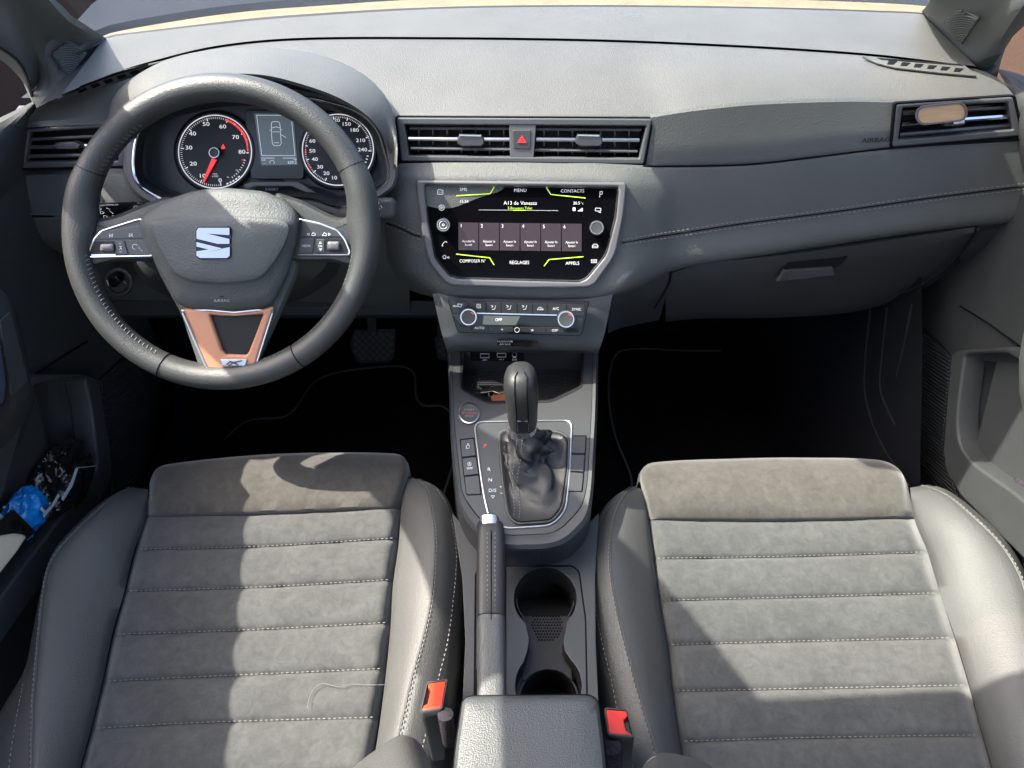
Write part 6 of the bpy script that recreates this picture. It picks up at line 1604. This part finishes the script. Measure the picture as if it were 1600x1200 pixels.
# roof header, side rails, out of frame above; plus shade pieces added to block the sun
RX = (-.57, -.4, -.2, 0, .2, .4, .57)
skin('roof_lining', [[Vector((x, .435 + .03 * (1 - (x / .6) ** 2) + dy, 1.265 + .03 * (1 - (x / .6) ** 2) + dz)) for x in RX] for dy, dz in ((0, 0), (-.06, .03), (-.4, .05), (-.9, .04), (-1.4, .03))], M['roofm'], cs2, n=20, m=8, thick=.03)
for s_ in (-1, 1):
    skin('roof_rail', [[Vector((s_ * .57, .80, 1.20)), Vector((s_ * .57, .62, 1.28)), Vector((s_ * .57, .35, 1.315)), Vector((s_ * .57, -.5, 1.32))], [Vector((s_ * .595, .80, 1.17)), Vector((s_ * .595, .62, 1.265)), Vector((s_ * .595, .35, 1.32)), Vector((s_ * .595, -.5, 1.325))]], M['roofm'], cs2, n=20, m=6, thick=.02)
    skin('door_waist', [[Vector((s_ * .70, .70, .15)), Vector((s_ * .70, .3, .15)), Vector((s_ * .70, -.6, .15))], [Vector((s_ * .695, .92, .76)), Vector((s_ * .69, .5, .77)), Vector((s_ * .69, -.6, .79))], [Vector((s_ * .665, .92, .79)), Vector((s_ * .665, .5, .80)), Vector((s_ * .665, -.6, .82))], [Vector((s_ * .655, .92, .812)), Vector((s_ * .655, .5, .825)), Vector((s_ * .655, -.6, .845))], [Vector((s_ * .70, .92, .82)), Vector((s_ * .70, .5, .835)), Vector((s_ * .70, -.6, .855))]], M['door'], dL if s_ < 0 else dR, n=20, m=8, thick=.01)
skin('added_shade_plate', [[Vector((-.60, .80, 1.15)), Vector((-.59, .68, 1.21)), Vector((-.58, .42, 1.275))], [Vector((-.575, .79, 1.155)), Vector((-.49, .68, 1.215)), Vector((-.44, .42, 1.285))], [Vector((-.56, .78, 1.16)), Vector((-.45, .64, 1.235)), Vector((-.37, .43, 1.29))]], M['roofm'], cs2, n=16, m=8, thick=.01)  # added plate out of view, shaped to shade the gear lever
m = MB(); m.sphere((.02, .86, 1.11), (.11, .022, .035), 24, 12); m.build('added_mirror_shade', M['gloss'], cs2)  # unseen mirror shape, added to keep sun off the right door
m = MB(); m.add_mesh(loops_mesh([rnd([(-.24, -.115), (.24, -.115), (.24, .115), (-.24, .115)], .02)], Matrix.Translation((.24, .875, 1.09)) @ Matrix.Rotation(R(-30), 4, 'X'), .018, .006)); m.build('added_sun_blocker', M['roofm'], cs2)  # added blocker out of view, shades the upper right door
skin('bulkhead', [[(-.72, 1.69, .74), (.72, 1.69, .74)], [(-.72, 1.45, .80), (.72, 1.45, .80)], [(-.72, 1.10, .80), (.72, 1.10, .80)]], M['black'], cs2, n=10, m=6, thick=.01)
for s_ in (-1, 1):
    skin('centre_pillar', [[(s_ * .68, -.02, .75), (s_ * .60, -.05, 1.27)], [(s_ * .67, -.08, .75), (s_ * .585, -.10, 1.27)], [(s_ * .68, -.16, .75), (s_ * .60, -.16, 1.27)]], M['roofm'], cs2, n=8, m=6, thick=.02)
# ================================================================== AIR FRESHENER
af = thing('air_freshener', 'pill-shaped air freshener with pale wooden face clipped to the right vent', 'air freshener', VY(1470, 180, .95))
fa_ = PY(.948, 14, 1470, 178)
def pill(cx, cy, hl, r, rot, n=16):
    out = []; c, s_ = math.cos(R(rot)), math.sin(R(rot))
    for i in range(n + 1):
        a = R(-90 + 180 * i / n); out.append((hl + r * math.cos(a), r * math.sin(a)))
    for i in range(n + 1):
        a = R(90 + 180 * i / n); out.append((-hl + r * math.cos(a), r * math.sin(a)))
    return [(cx + x * c - y * s_, cy + x * s_ + y * c) for x, y in out]
rings('housing', [loc_(fa_, pill(1471, 178, 24.5, 14.5, -6), -.012), loc_(fa_, pill(1471, 177.5, 26, 15.5, -6), .004), loc_(fa_, pill(1471, 177.5, 26, 15, -6), .0065), loc_(fa_, pill(1471.5, 177.5, 25.5, 13, -6), .0065), loc_(fa_, pill(1471.5, 177.5, 25.2, 12.2, -6), .003)], M['bezel'], af, n=80, cap=False)
plate('wooden_face', [pill(1471.8, 177.5, 25, 12.6, -6)], fa_, .002, M['wood'], af, h=.0036, bev=0)
plate('clip', [[(1490, 190), (1508, 187), (1508, 193), (1490, 195)]], fa_, .012, M['satin'], af, h=-.001, bev=.001)
# ================================================================== OUTSIDE
g = MB(); g.add([(-60, -60, -.25), (60, -60, -.25), (60, 120, -.25), (-60, 120, -.25)], [(0, 1, 2, 3)])
tag(obj('ground', g.mesh(), M['ground'], None, loc=(0, 0, -.25)), 'pale concrete yard around the car', 'ground', kind='structure')
def wallbox(name, a, b, label, cat):
    m = MB(); c = [(a[i] + b[i]) / 2 for i in range(3)]; m.box(c, b[0] - a[0], b[1] - a[1], b[2] - a[2])
    return tag(obj(name, m.mesh(), M['brown'], None, smooth=False, loc=(c[0], c[1], a[2])), label, cat)
wallbox('garden_wall', (-2.0, -1, -.25), (-1.85, 5, 1.5), 'brown rendered wall seen through the left door window', 'wall')
wallbox('garden_wall', (1.85, -1, -.25), (2.0, 5, 1.5), 'reddish brown wall seen through the right door window', 'wall')
